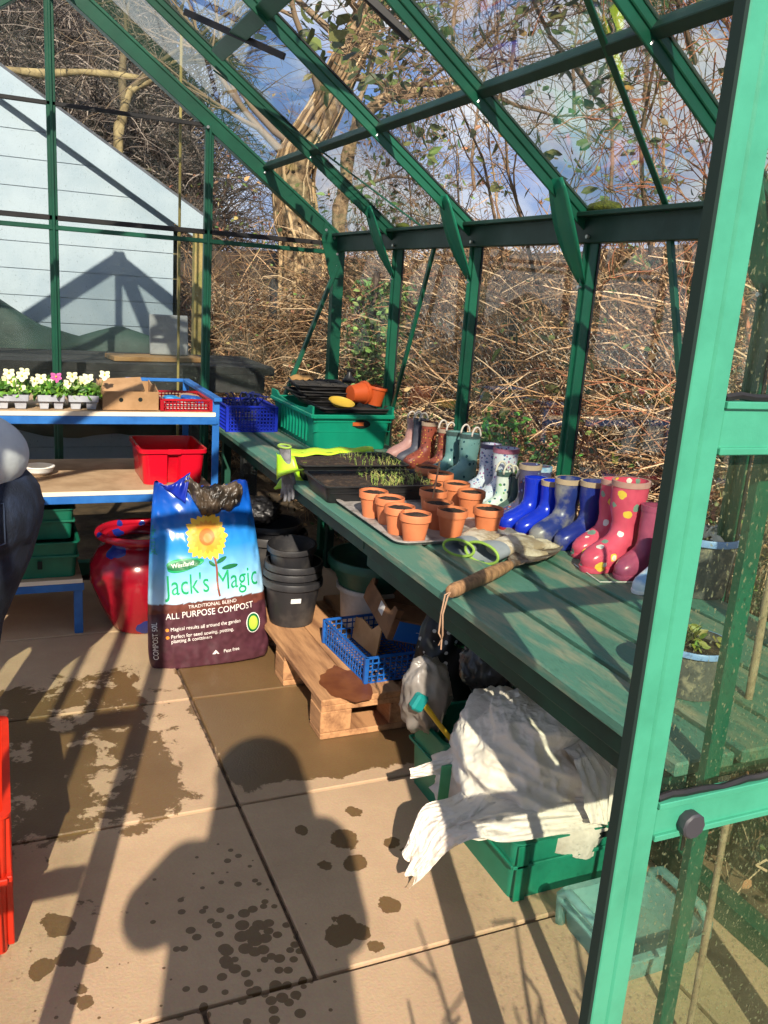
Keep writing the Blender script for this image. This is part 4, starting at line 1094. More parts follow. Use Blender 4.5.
# ------------------------------------------------------------------ wellington boots
def spot_mat(name, base, cols, scale, thr, rough=0.35, base2=None):
    m = bpy.data.materials.new(name); m.use_nodes = True; t = m.node_tree; b = t.nodes['Principled BSDF']; b.inputs['Roughness'].default_value = rough
    g = N(t, 'ShaderNodeTexCoord').outputs['Object']; cur = None
    x0 = N(t, 'ShaderNodeMix', data_type='RGBA'); x0.inputs['A'].default_value = (*lin(base), 1); x0.inputs['B'].default_value = (*lin(base2 or base), 1)
    nn = N(t, 'ShaderNodeTexNoise', inp={'Scale': 16.0, 'Detail': 4}); t.links.new(g, nn.inputs['Vector'])
    rr_ = N(t, 'ShaderNodeMapRange', inp={'From Min': 0.45, 'From Max': 0.62}); t.links.new(nn.outputs['Fac'], rr_.inputs['Value']); t.links.new(rr_.outputs[0], x0.inputs['Factor'])
    cur = x0.outputs['Result']
    for i, c in enumerate(cols):
        mp = N(t, 'ShaderNodeMapping'); mp.inputs['Location'].default_value = (i*0.37+0.011, i*0.21, i*0.13); t.links.new(g, mp.inputs[0])
        v = N(t, 'ShaderNodeTexVoronoi', inp={'Scale': scale*(1+0.13*i), 'Randomness': 0.75}); t.links.new(mp.outputs[0], v.inputs['Vector'])
        n2 = N(t, 'ShaderNodeTexNoise', inp={'Scale': scale*2.2, 'Detail': 2}); t.links.new(mp.outputs[0], n2.inputs['Vector'])
        ad = N(t, 'ShaderNodeMath', operation='MULTIPLY_ADD', inp={1: 0.30, 2: 0.0}); t.links.new(n2.outputs['Fac'], ad.inputs[0]); t.links.new(v.outputs['Distance'], ad.inputs[2])
        lt = N(t, 'ShaderNodeMath', operation='LESS_THAN', inp={1: thr+0.15}); t.links.new(ad.outputs[0], lt.inputs[0])
        x = N(t, 'ShaderNodeMix', data_type='RGBA'); t.links.new(lt.outputs[0], x.inputs['Factor']); t.links.new(cur, x.inputs['A']); x.inputs['B'].default_value = (*lin(c), 1); cur = x.outputs['Result']
    t.links.new(cur, b.inputs['Base Color']); return m
M_bootin = mat('boot lining', '#2a2526', 0.9)
def boot(label, heel, ang, h, L, m, sole, rim, handle=None, shaft=1.0, group=None, flare=1.0):
    t = thing('wellington_boot', label, 'boot', heel, ang, group)
    s = L/0.165
    prof = [(0.006, -.036, .122, .029), (.018, -.040, .128, .0335), (.034, -.040, .127, .0335), (.047, -.039, .115, .032), (.057, -.038, .094, .0305), (.066, -.037, .070, .0295),
            (.078, -.036, .049, .0290), (.092, -.0355, .040, .0285), (.112, -.036, .0375, .029)]
    prof = [(z*s, a*s, c*s, w*s) for z, a, c, w in prof]
    zt = prof[-1][0]
    if h > zt:
        for k in (0.35, 0.7, 1.0): prof.append((zt+(h-zt)*k, -.0365*s*shaft*(1+(flare-1)*k), .0385*s*shaft*(1+(flare-1)*k), .0305*s*shaft*(1+(flare-1)*k)))
    else: prof = [p for p in prof if p[0] < h]+[(h, -.036*s, .038*s, .029*s)]
    n = 24
    def ring(z, xb, xf, w, inset=0):
        out_ = []
        for i in range(n):
            a = 2*PI*i/n; c, si = math.cos(a), math.sin(a)
            ln = (xf-xb)/2-inset; mid = (xf+xb)/2
            e = 0.85 if ln > w*1.6 else 1.0
            wx = w-inset
            k = 1.0+0.10*c if ln > w*1.8 else 1.0
            out_.append(Vector((mid+ln*math.copysign(abs(c)**e, c), wx*k*math.copysign(abs(si)**e, si), z)))
        return out_
    R = [ring(*p) for p in prof]
    ins = [ring(*p, inset=0.003) for p in reversed(prof[-4:])]
    b = MB(); b.rings(R+ins, cap0=True, cap1=False); b.build('body', m, t, smooth=60)
    b = MB(); b.rings([ring(prof[-4][0]+0.001, prof[-4][1], prof[-4][2], prof[-4][3], 0.0035)], cap0=False, cap1=True); b.build('lining', M_bootin, t, smooth=0)
    b = MB(); b.rings([ring(0, -.040*s, .128*s, .032*s), ring(0.009*s, -.0425*s, .1305*s, .0352*s), ring(0.013*s, -.042*s, .130*s, .035*s)], cap1=True); b.box((-0.022*s, 0, 0.004), (0.034*s, 0.05*s, 0.008)); b.build('sole', sole, t, smooth=40)
    p = prof[-1]; b = MB(); b.rings([ring(p[0]-0.012, p[1], p[2], p[3], -0.0015), ring(p[0]+0.001, p[1], p[2], p[3], -0.002), ring(p[0]+0.001, p[1], p[2], p[3], 0.0035)], cap0=False, cap1=False); b.build('rim', rim, t, smooth=30)
    if handle:
        for sg in (-1, 1):
            b = MB(); b.tube([(0.018*math.cos(a), sg*p[3]*0.96, p[0]-0.004+0.030*math.sin(a)) for a in [PI*i/12 for i in range(13)]], 0.0032, 7); b.build('handle', handle, t, smooth=180)
    return t
SB = mat('black rubber sole', '#222024', 0.7)
m_pinkplain = mat('dusty pink rubber', '#c79a93', 0.45, 0, '#b98a80', 12)
m_grey = mat('dark grey rubber', '#474a58', 0.5, 0, '#5b5d68', 14)
m_leo = spot_mat('patterned brown rubber', '#9c4f3d', ['#3f2320', '#d0a04a'], 75, 0.22, 0.5, '#7e3c33')
m_teal = spot_mat('teal rubber with dark spots', '#6d9a97', ['#26505a'], 44, 0.2, 0.25, '#7fa9a2')
m_floral = spot_mat('white floral rubber', '#c9cfe0', ['#5a67a8', '#a86a98', '#4d7fa0'], 60, 0.22, 0.3, '#dfe2ea')
m_scene = spot_mat('white and green patterned rubber', '#dfe6e2', ['#6fae62', '#3f8fb0', '#2f5a5f'], 40, 0.22, 0.3, '#bcd8c6')
m_dgrn = mat('dark green grey rubber', '#4c6460', 0.4, 0, '#3a4f50', 20)
m_purp = spot_mat('purple rubber with flowers', '#4d4a78', ['#c9653c', '#8fa6cf'], 46, 0.17, 0.35, '#5b5560')
m_blue = mat('bright blue rubber', '#1834c8', 0.22)
m_navy = mat('muddy navy rubber', '#27377d', 0.35, 0, '#8a8688', 16, 0.44, 0.62)
m_navy2 = mat('navy rubber', '#1f2f86', 0.3, 0, '#6a6c86', 14, 0.52, 0.7)
m_pink = spot_mat('pink rubber with animal print', '#d8566f', ['#e8c44e', '#7d9a8c', '#e2e0da'], 19, 0.20, 0.25, '#cf4f68')
m_mauve = mat('mauve rubber', '#a84f6c', 0.3, 0, '#8d4360', 14)
m_bw = mat('pale blue rubber', '#7fa9cf', 0.4, 0, '#cfdbe6', 20, 0.45, 0.6)
m_tan = mat('tan fabric lining', '#b39b84', 0.85)
m_white = mat('cream webbing', '#d8cfc2', 0.8)
m_red = mat('red rubber', '#a4262c', 0.5)
def B(label, toe, h, L, m, sole, rim, ang=180, **k):
    q = at_z(toe[0], toe[1], BZ); a = R_(ang)
    hx = q.x-0.128*L/0.165*math.cos(a)+0.0; hy = q.y-0.128*L/0.165*math.sin(a)+0.030*L/0.165*1
    hx = min(hx, 1.392)
    return boot(label, (hx, hy, BZ), a, h, L, m, sole, rim, **k)
B('plain dusty pink boot with a cream pull loop, next to the emerald crate', (391, 462), 0.150, 0.145, m_pinkplain, m_pinkplain, m_pinkplain, 188, handle=m_white, shaft=0.85)
B('dark grey boot with a pull loop, between the plain pink and brown boots', (404, 464), 0.158, 0.115, m_grey, SB, m_grey, 186, handle=m_white, shaft=0.95)
B('farther of two red-brown boots with a dark spotted pattern', (412, 469), 0.160, 0.130, m_leo, m_leo, m_tan, 190)
B('nearer of two red-brown boots with a dark spotted pattern', (422, 477), 0.158, 0.130, m_leo, m_leo, m_tan, 188, handle=m_white)
B('farther teal boot with dark spots', (432, 481), 0.160, 0.135, m_teal, m_teal, m_dgrn, 186)
B('nearer teal boot with dark spots and cream pull loop, before the lilac floral boots', (444, 489), 0.170, 0.145, m_teal, m_teal, m_dgrn, 190, handle=m_white, shaft=1.1)
B('farther lilac and white floral boot', (461, 502), 0.170, 0.140, m_floral, m_floral, m_purp, 186, shaft=1.05)
B('nearer lilac and white floral boot with pink rim', (474, 512), 0.178, 0.150, m_floral, m_floral, mat('dusty rose rubber', '#a8647c', 0.4), 188, shaft=1.08, flare=1.1)
B('small white and green picture boot with pull loop, in front of the floral boots', (482, 516), 0.122, 0.100, m_scene, m_scene, m_dgrn, 186, handle=m_white)
B('small dark green-grey boot with pull loop', (497, 517), 0.112, 0.095, m_dgrn, SB, m_dgrn, 190, handle=m_white)
B('purple flowered boot with tan rim, left of the bright blue boots', (500, 527), 0.165, 0.130, m_purp, m_purp, m_tan, 186, shaft=1.1)
B('purple flowered boot with pale blue rim, behind the bright blue boots', (512, 524), 0.155, 0.125, m_purp, m_purp, m_bw, 182, shaft=1.0)
B('glossy bright blue boot, the farther of the pair', (504, 533), 0.140, 0.140, m_blue, m_red, m_blue, 186)
B('glossy bright blue boot with red sole edge, the nearer of the pair', (521, 539), 0.144, 0.142, m_blue, m_red, m_tan, 188)
B('muddy navy boot with dried mud on its shaft', (536, 547), 0.165, 0.148, m_navy, m_navy2, m_tan, 190, shaft=1.12, flare=1.05)
B('navy boot between the muddy navy boot and the pink boots', (561, 552), 0.170, 0.140, m_navy2, m_navy2, m_tan, 188, shaft=1.12, flare=1.05)
B('farther pink boot with yellow and grey animal print', (580, 561), 0.190, 0.148, m_pink, m_pink, m_pinkplain, 190, shaft=1.10)
B('nearer pink boot with yellow and grey animal print, tallest in the row', (590, 576), 0.210, 0.165, m_pink, m_pink, m_pinkplain, 190, shaft=1.22, flare=1.05)
B('plain mauve-pink boot half hidden by the door frame', (623, 583), 0.165, 0.135, m_mauve, m_mauve, m_mauve, 194, shaft=1.0)
B('pale blue and white boot toe peeping out by the door frame', (640, 597), 0.130, 0.105, m_bw, mat('white rubber', '#e6e8ea', 0.5), m_bw, 196)

# ------------------------------------------------------------------ tubs seen through the door glass
M_trim = mat('pale blue enamel', '#7f9fd0', 0.4)
for (px, py, R, h, lab) in ((712, 600, 0.075, 0.135, 'round tub with a pale blue rim holding broken shells, behind the door glass'), (703, 702, 0.062, 0.085, 'lower blue-rimmed bowl of seedlings on the near end of the bench')):
    q = at_z(px, py, BZ)
    y_ = max(0.94, q.y+0.05)
    t = pot('plant_tub', lab, 'tub', R, h, mat('speckled dark glaze', '#5a5a58', 0.6, 0, '#9a8f7c', 50, 0.5, 0.65), (q.x+0.01, q.y+R*0.8, BZ), rimh=0.12, base=0.8, soil=0.9)
    for c in t.children:
        if c.name.startswith('rim'): c.data = c.data.copy(); c.data.materials[0] = M_trim
    rg = random.Random(px); b = MB()
    for i in range(14):
        a = rg.uniform(0, 2*PI); r = rg.uniform(0, R*0.7); p_ = Vector((r*math.cos(a), r*math.sin(a), h*0.93)); e_ = Vector((rg.gauss(0, 1), rg.gauss(0, 1), rg.uniform(0, 0.8))).normalized()
        if R > 0.07: b.grid(lambda u, v: p_+e_*0.035*(u-.2)+e_.cross(Vector((0, 0, 1)))*0.022*(v-.5)*(1-abs(u-.5))+Vector((0, 0, 0.014*math.sin(PI*u)*math.sin(PI*v))), 6, 5)
        else:
            for k in range(4): leaf(b, p_+Vector((0, 0, 0.005*k)), 0.018, rg, lin('#7d8a3f'))
    b.build('shell_pieces' if R > 0.07 else 'seedlings', mat('shell' , '#c9c4b8', 0.6) if R > 0.07 else M_leaf, t, smooth=60 if R > 0.07 else 0)['kind'] = 'stuff'

# ------------------------------------------------------------------ blue racking at the far left
M_rack = mat('blue racking steel', '#1d5fa8', 0.45, 0, '#2a6fbb', 12, bump=0.05)
M_chip = mat('chipboard shelf', '#b89c7c', 0.85, 0, '#a38768', 9, 0.4, 0.6, 0.15, 90)
M_chipe = mat('chipboard edge', '#e8dcc8', 0.8)
FY, BY, RX, LX = 3.14, 3.72, 0.735, -0.50
SU, SLW, SBT = 0.825, 0.540, 0.215
rk = thing('shelving_unit', 'blue steel racking with chipboard shelves against the far gable', 'shelving', ((RX+LX)/2, (FY+BY)/2, 0))
def rk_(x, y, z): return Vector((x, y, z))-Vector(rk.location)
for (x, y) in ((RX-0.012, FY+0.008), (RX-0.012, BY), (LX+0.012, FY+0.008), (LX+0.012, BY)):
    b = MB(); b.box(rk_(x, y, 0.435), (0.026, 0.004, 0.87), ch=0.001); b.box(rk_(x+(0.011 if x > 0 else -0.011), y+0.015, 0.435), (0.004, 0.03, 0.87), ch=0.001); b.build('post', M_rack, rk)
for z in (SU, SLW, SBT):
    rx = RX if z > 0.3 else 0.262       # the lowest board stops short of the urn
    b = MB(); b.box(rk_((rx+LX)/2, (FY+BY)/2, z-0.0092), (rx-LX-0.03, BY-FY-0.004, 0.016), ch=0.002); b.build('shelf_board', M_chip, rk)
    b = MB(); b.box(rk_((rx+LX)/2, FY-0.001, z-0.0092), (rx-LX-0.03, 0.002, 0.015), ch=0.0005); b.build('board_edge', M_chipe, rk)
    for y in ((FY+0.002, BY) if z > 0.3 else (FY+0.002,)):
        b = MB(); b.box(rk_((rx+LX)/2, y, z-0.032), (rx-LX-0.02, 0.006, 0.028)); b.build('beam', M_rack, rk)
    if z > 0.3:
        b = MB(); b.box(rk_(RX-0.008, (FY+BY)/2, z-0.029), (0.006, BY-FY, 0.030)); b.build('side_beam', M_rack, rk)
    else:
        for y in (FY+0.02, BY-0.02):
            b = MB(); b.box(rk_(rx-0.03, y, 0.09), (0.03, 0.03, 0.18)); b.build('leg', M_rack, rk)
b = MB(); b.box(rk_(RX-0.010, (FY+BY)/2, 0.872), (0.030, BY-FY+0.03, 0.014)); b.build('top_side_rail', M_rack, rk)
b = MB(); b.box(rk_(0.6, BY+0.005, 0.872), (0.25, 0.012, 0.014)); b.build('top_back_rail', M_rack, rk)

# pansy packs
M_cell = mat('pale grey polystyrene', '#b9bcc4', 0.6, 0, '#a5a8b2', 15)
M_pet = mat('cream pansy petals', '#efeec2', 0.7)
M_petp = mat('pink pansy petals', '#c45a9a', 0.7)
M_cen = mat('yellow pansy centre', '#c9b528', 0.7)
M_pl = mat('pansy leaves', '#5c8a2c', 0.5, vcol=True)
def flower(name, t, p, d, s, m):
    d = Vector(d).normalized(); a = d.orthogonal().normalized(); c = d.cross(a); b = MB()
    # orient so 'up' is up
    upv = Vector((0, 0, 1)); a = (upv-d*upv.dot(d)).normalized(); c = d.cross(a)
    for th, r, w in ((55, 1, .62), (-55, 1, .62), (110, .95, .6), (-110, .95, .6), (180, 1.05, .75)):
        th = R_(th); u = a*math.cos(th)+c*math.sin(th); v = d.cross(u)
        vs = [p+d*0.001]; k = 8
        for i in range(k+1):
            q = PI*(i/k)-PI/2; rr_ = s*(0.55+0.45*math.cos(q)); vs.append(p+u*rr_*r*(0.35+0.65*math.cos(q))+v*math.sin(q)*s*w*0.8+u*s*0.25+d*(0.004+0.002*math.cos(3*q)))
        b.add(vs, [(0, i, i+1) for i in range(1, k+1)])
    o = b.build(name, m, t, smooth=0, fix=False)
    b = MB(); b.lathe([(0.0035, 0), (0.0025, 0.0025), (0.0005, 0.003)], 8); o2 = b.build('flower_centre', M_cen, o); o2.location = p+d*0.005; o2.rotation_euler = d.to_track_quat('Z', 'Y').to_euler()
    return o
def pansy(label, x0, x1, seed, fl, group='packs of cream pansies on the blue racking'):
    w = x1-x0; d = 0.16
    t = thing('pansy_pack', label, 'potted plants', ((x0+x1)/2, FY+0.10, SU), 0, group)
    b = tray_shell(w-0.006, d, 0.022, 0.002, 0.002, 0.006)
    b.v = [(x, y, z+0.028) for x, y, z in b.v]; b.build('tray', M_cell, t)
    for i in range(2):
        for j in range(2):
            b = MB(); c = Vector(((i-.5)*w*0.48, (j-.5)*d*0.5, 0)); b.rings([[c+Vector((sx*w*kk, sy*d*kk*1.05, z)) for sx, sy in ((-1, -1), (1, -1), (1, 1), (-1, 1))] for kk, z in ((0.135, 0.001), (0.165, 0.029))])
            b.build('cell', M_cell, t)
    rg = random.Random(seed); b = MB()
    for i in range(330):
        x = rg.uniform(-w/2, w/2); y = rg.uniform(-d/2, d/2); z = 0.05+rg.uniform(0, 0.035)*(1-abs(x)/w)
        leaf(b, Vector((x, y, z)), rg.uniform(0.012, 0.028), rg, lin(rg.choice(('#4f7d28', '#6b9a35', '#3d6422', '#86ac48'))))
    tag(b.build('foliage', M_pl, t, smooth=0, fix=False), kind='stuff')
    for (px, py, kind) in fl:
        q = at_y(px, py, FY+0.07+rg.uniform(-.03, .03))-Vector(t.location)
        o = flower('flower', t, q, (rg.gauss(-0.1, .35), -1, rg.uniform(0, .5)), 0.0165 if kind else 0.016, M_pet if kind != 2 else M_petp)
        b = MB(); b.tube([q, (q.x+rg.gauss(0, .004), q.y+0.01, q.z-0.02), (q.x*0.8, q.y*0.6+0.02, 0.05)], 0.0012, 4); b.build('stem', M_pl, t, smooth=0).data.materials[0] = mat('flower stem', '#6b8f3a', 0.6) if False else b and M_stem
    return t
M_stem = mat('flower stem', '#6b8f3a', 0.6)
sx = lambda px: at_y(px, 410, FY).x
pansy('pack of cream pansies leftmost on the top shelf, above the grey shirt', sx(-8), sx(31), 1, [(9, 373, 1), (12, 382, 1), (22, 376, 1), (25, 372, 1), (21, 389, 1), (6, 380, 1)])
pansy('middle pack of pansies with one pink flower', sx(37), sx(67), 2, [(41, 378, 1), (35, 381, 1), (56, 377, 2), (48, 383, 1)])
pansy('pack of cream pansies nearest the brown cardboard tray', sx(68), sx(101), 3, [(72, 376, 1), (69, 384, 1), (81, 383, 1), (88, 378, 1), (105, 375, 1), (84, 380, 1)])
# cardboard tray
M_card = mat('brown corrugated card', '#b08a64', 0.9, 0, '#9c7853', 10, 0.4, 0.6, 0.1, 60)
x0, x1 = sx(104), sx(159)
t = thing('cardboard_box', 'torn brown cardboard tray with punched holes beside the pansies', 'box', ((x0+x1)/2, FY+0.13, SU))
w = x1-x0; d = 0.22
b = MB(); b.box((0, -d/2, 0.035), (w, 0.004, 0.066), ch=0.0005); b.build('front_flap', M_card, t)
b = MB(); b.box((0, d/2, 0.040), (w, 0.004, 0.08), ch=0.0005); b.build('back_flap', M_card, t)
for s in (-1, 1):
    b = MB(); b.prism([(-d/2, 0), (d/2, 0), (d/2, 0.085), (0.02, 0.075), (-0.02, 0.088), (-d/2, 0.068)], 0, s*w/2-0.002, s*w/2+0.002); b.build('side_flap', M_card, t)
b = MB(); b.box((0, 0, 0.003), (w, d, 0.004), ch=0.0005); b.build('base', M_card, t)
b = MB(); b.box((-0.02, -0.02, 0.080), (w*0.78, 0.10, 0.003), rot=eul(R_(22), R_(-4), 0), ch=0.0005); b.build('folded_flap', M_card, t)
for i, (hx, hz) in enumerate(((-0.034, 0.038), (0.032, 0.040))):
    b = MB(); b.lathe([(0.0075, -0.001), (0.0075, 0.001)], 16); o = b.build('punched_hole', M_hole, t); o.location = (hx, -d/2-0.002, hz); o.rotation_euler = (PI/2, 0, 0)
# red basket with blue things
M_red = mat('red plastic', '#b01222', 0.35, 0, '#96101e', 8)
x0, x1 = sx(161), sx(212)
t = mesh_crate('mesh_basket', 'shallow red mesh basket of gloves at the right end of the top shelf', x1-x0-0.006, 0.24, 0.042, M_red, ((x0+x1)/2+0.004, FY+0.14, SU), 0, cell=0.012, cat='basket')
bc = Vector(t.location)
b = MB(); b.box((0, 0.0, 0.012), (x1-x0-0.03, 0.21, 0.02)); b.build('liner', mat('white paper', '#cfc9c4', 0.9), t)
for (dx, dy, c, nm, lab, sc) in ((-0.045, -0.04, '#0f7fc0', 'rubber_glove', 'crumpled turquoise glove in the red basket', 0.65), (0.045, -0.05, '#1a4f9c', 'rubber_glove', 'crumpled dark blue glove in the red basket', 0.6), (0.03, 0.02, '#a58a70', 'cloth_glove', 'crumpled tan glove behind the dark blue one', 0.7)):
    g = thing(nm, lab, 'glove', bc+Vector((dx, dy, 0.026)), R_(rnd.uniform(-40, 200)))
    b = MB(); fingers_hand(b, Vector((-0.05, 0, 0.014)), (1, 0, 0), (0, 1, 0), (0, 0, 1), sc, 0.5); o = b.build('hand', mat(nm, c, 0.45), g, smooth=180)
    r = o.modifiers.new('r', 'REMESH'); r.mode = 'VOXEL'; r.voxel_size = 0.004; r.use_smooth_shade = True
# red tub with two lobes on the lower shelf
b0 = at_z(213, 467, SLW); b1 = at_z(157, 468, SLW); w = 0.245; d = 0.30
t = thing('storage_tub', 'deep red plastic storage tub with a notched front on the lower shelf', 'tub', (RX-0.03-w/2, FY+0.06+d/2, SLW))
def tub_ring(hw, hd, z, notch, r=0.025):
    pts = []
    for (cx, cy, a0) in ((hw-r, hd-r, 0), (-hw+r, hd-r, PI/2), (-hw+r, -hd+r, PI)):
        for i in range(6): a = a0+PI/2*i/5; pts.append(Vector((cx+r*math.cos(a), cy+r*math.sin(a), z)))
    for x_, y_ in ((-0.025, 0), (-0.017, notch), (0.017, notch), (0.025, 0)): pts.append(Vector((x_, -hd+y_, z)))
    for i in range(6): a = 3*PI/2+PI/2*i/5; pts.append(Vector((hw-r+r*math.cos(a), -hd+r+r*math.sin(a), z)))
    return pts
hw, hd = w/2, d/2
b = MB(); b.rings([tub_ring(hw-0.016, hd-0.016, 0.0, 0.03), tub_ring(hw-0.006, hd-0.006, 0.11, 0.02), tub_ring(hw-0.005, hd-0.005, 0.118, 0.004), tub_ring(hw+0.003, hd+0.003, 0.120, 0.0), tub_ring(hw+0.003, hd+0.003, 0.135, 0.0), tub_ring(hw-0.006, hd-0.006, 0.135, 0.0), tub_ring(hw-0.020, hd-0.020, 0.004, 0.03)])
b.build('body', mat('glossy red plastic', '#cc1027', 0.22), t)
b = MB(); b.box((0, -hd-0.003, 0.127), (0.05, 0.008, 0.02)); b.build('catch', mat('glossy red catch', '#cc1027', 0.25), t)
# white dish
q = at_z(48, 475, SLW)
t = thing('white_dish', 'small round white dish lying on the lower shelf beside the person', 'dish', (q.x-0.030, q.y+0.02, SLW))
b = MB(); b.lathe([(0.03, 0), (0.048, 0.012), (0.055, 0.030), (0.053, 0.031), (0.044, 0.014), (0.028, 0.004)], 26); b.build('body', mat('white china', '#e9e6e0', 0.35), t)
b = MB(); b.tube([(0.055*math.cos(a), 0.055*math.sin(a), 0.031) for a in [2*PI*i/26 for i in range(26)]], 0.0025, 6, closed=True); b.build('rim', mat('white china rim', '#f0eee8', 0.3), t)
# green crates on the bottom shelf
M_teal2 = mat('dark green plastic crate', '#0f7a5c', 0.45, 0, '#0b5f48', 4)
def green_box(name, label, w, d, h, loc, rz=0, slots=True, m=None, cat='crate'):
    m = m or M_teal2
    t = thing(name, label, cat, loc, rz)
    tray_shell(w, d, h, 0.004, 0.010, 0.02, lip=0.008).build('body', m, t)
    b = MB()
    b.box((0, -d/2-0.002, h*0.62), (w+0.004, 0.006, 0.008), ch=0.002); b.box((0, d/2+0.002, h*0.62), (w+0.004, 0.006, 0.008), ch=0.002)
    b.box((-w/2-0.001, 0, h*0.62), (0.006, d, 0.008), ch=0.002); b.box((w/2+0.001, 0, h*0.62), (0.006, d, 0.008), ch=0.002); b.build('band', m, t)
    if slots:
        for s in (-1, 1):
            b = MB(); b.box((s*0.05, -d/2-0.001, h*0.40), (0.016, 0.006, 0.030)); b.build('slot', M_hole, t)
    return t
green_box('storage_crate', 'dark green crate on the bottom shelf of the blue racking, behind the legs', 0.36, 0.40, 0.13, (0.055, FY+0.22, SBT))
green_box('storage_crate', 'dark green crate stacked on top of the other one under the racking', 0.34, 0.38, 0.11, (0.055, FY+0.24, SBT+0.136), slots=False)
# red and blue glazed urn
M_urn = spot_mat('red glaze with blue flashes', '#a01428', ['#1e2f86'], 8, 0.34, 0.18, '#8a1022')
q = at_z(122, 636, 0)
t = thing('glazed_urn', 'round-bellied red glazed urn with blue patches under the racking', 'pot', (0.455, q.y+0.085, 0))
b = MB(); b.lathe([(0.085, 0), (0.10, 0.01), (0.145, 0.10), (0.182, 0.20), (0.180, 0.26), (0.150, 0.315), (0.120, 0.335), (0.118, 0.35), (0.13, 0.36), (0.118, 0.362), (0.108, 0.345), (0.10, 0.33), (0.14, 0.30), (0.165, 0.24), (0.10, 0.05)], 40)
b.build('body', M_urn, t, smooth=180)
b = MB(); b.tube([(0.150*math.cos(a), 0.150*math.sin(a), 0.372) for a in [2*PI*i/40 for i in range(40)]], 0.014, 8, closed=True); b.rings([[Vector((r*math.cos(2*PI*i/40), r*math.sin(2*PI*i/40), z)) for i in range(40)] for r, z in ((0.120, 0.345), (0.150, 0.362), (0.150, 0.374), (0.118, 0.360))], cap0=False, cap1=False)
b.build('rim', spot_mat('red rim glaze', '#b0182c', ['#27358a'], 11, 0.16, 0.15), t, smooth=180)
b = MB(); b.lathe([(0.112, 0.334), (0.05, 0.340), (0.001, 0.342)], 20, cap0=False); b.build('soil', M_soil2, t, smooth=0)
# ------------------------------------------------------------------ pallet
M_pal = mat('pale pallet pine', '#c08f62', 0.8, 0, '#8a6040', 5, 0.42, 0.68, 0.3, 50, stretch=(6, 0.8, 6))
PX0, PX1, PY0, PY1, PZ = 0.825, 1.370, 2.16, 3.00, 0.13
pl = thing('wooden_pallet', 'pale softwood pallet lying under the bench with a brown stain', 'pallet', ((PX0+PX1)/2, (PY0+PY1)/2, 0))
def rp(x, y, z): return Vector((x, y, z))-Vector(pl.location)
x = PX0
for w, gap in ((0.13, 0.003), (0.13, 0.040), (0.09, 0.040), (0.11, 0)):
    b = MB(); b.box(rp(x+w/2, (PY0+PY1)/2, PZ-0.0112), (w, PY1-PY0, 0.020), ch=0.003); b.build('top_board', M_pal, pl); x += w+gap
for y in (PY0+0.05, (PY0+PY1)/2, PY1-0.05):
    b = MB(); b.box(rp((PX0+PX1)/2, y, PZ-0.0305), (PX1-PX0-0.004, 0.10, 0.020), ch=0.003); b.build('cross_board', M_pal, pl)
    b = MB(); b.box(rp((PX0+PX1)/2, y, 0.010), (PX1-PX0-0.004, 0.10, 0.020), ch=0.003); b.build('bottom_board', M_pal, pl)
    for xx in (PX0+0.05, (PX0+PX1)/2, PX1-0.05):
        b = MB(); b.box(rp(xx, y, 0.055), (0.098, 0.098, 0.069), ch=0.003); b.build('block', M_pal, pl)
st = at_z(346, 684, PZ)
b = MB(); b.add([Vector((st.x+0.075*math.cos(a)*(1+0.25*noise.noise(Vector((math.cos(a)*2, math.sin(a)*2, 0)))), st.y+0.12*math.sin(a)*(1+0.25*noise.noise(Vector((math.cos(a)*3, math.sin(a)*3, 5)))), 0.0006))-Vector((pl.location.x, pl.location.y, -PZ)) for a in [2*PI*i/40 for i in range(40)]], [tuple(range(40))])
b.v = [(min(max(x, PX0-pl.location.x+0.01), PX0-pl.location.x+0.255), y, z) for x, y, z in b.v]
b.build('stain', mat('wet brown stain', '#6b3a1e', 0.5, 0, '#7d4a28', 14), pl, smooth=0)

# ------------------------------------------------------------------ black pots stacked on the pallet
M_bpot = mat('dusty black pot plastic', '#27272a', 0.5, 0, '#4a4744', 9, 0.45, 0.7)
pq = at_z(292, 628, PZ); px_, py_ = pq.x+0.020, pq.y+0.075
R0 = 0.104
bp = pot('nursery_pot', 'bottom black nursery pot of the stack, with a white sticker', 'pot', R0, 0.165, M_bpot, (px_, py_, PZ), rimh=0.15, base=0.74, group='black nursery pots nested on the pallet')
b = MB(); b.box((0, 0, 0), (0.036, 0.0008, 0.018), ch=0.0002)
rd = R0*0.895+0.001; a_ = R_(-92)
stk_ = b.build('sticker', mat('white sticker', '#e4e4e2', 0.6), bp); stk_.location = (rd*math.cos(a_)-0.012, rd*math.sin(a_)+0.003, 0.105); stk_.rotation_euler = (R_(9), 0, R_(-4))
def pot_dup(loc, lab, sc=1.0, rot=(0, 0, 0)):
    r = dup(bp, loc, 0, lab, rot=rot, scale=(sc, sc, sc))
    for c in list(kids(r)):
        if c.name.startswith('sticker'): bpy.data.objects.remove(c)
    return r
pot_dup((px_-0.002, py_+0.002, PZ+0.038), 'second black nursery pot up in the stack on the pallet', 0.975)
pot_dup((px_+0.001, py_, PZ+0.066), 'third black nursery pot up in the stack on the pallet', 0.97)
pot_dup((px_-0.004, py_+0.004, PZ+0.156), 'topmost black nursery pot, tilted on the stack by the sack', 0.82, (R_(3), R_(-4), 0.3))
pq2 = (px_-0.065, py_+0.24)
pot('nursery_pot', 'large black pot standing behind the stack', 'pot', 0.135, 0.27, M_bpot, (pq2[0]+0.05, pq2[1], PZ), rimh=0.12, base=0.75)
pot('nursery_pot', 'smaller black pot in the mouth of the large pot behind the stack', 'pot', 0.115, 0.14, M_bpot, (pq2[0]+0.05, pq2[1], PZ+0.165), rimh=0.15, base=0.78)
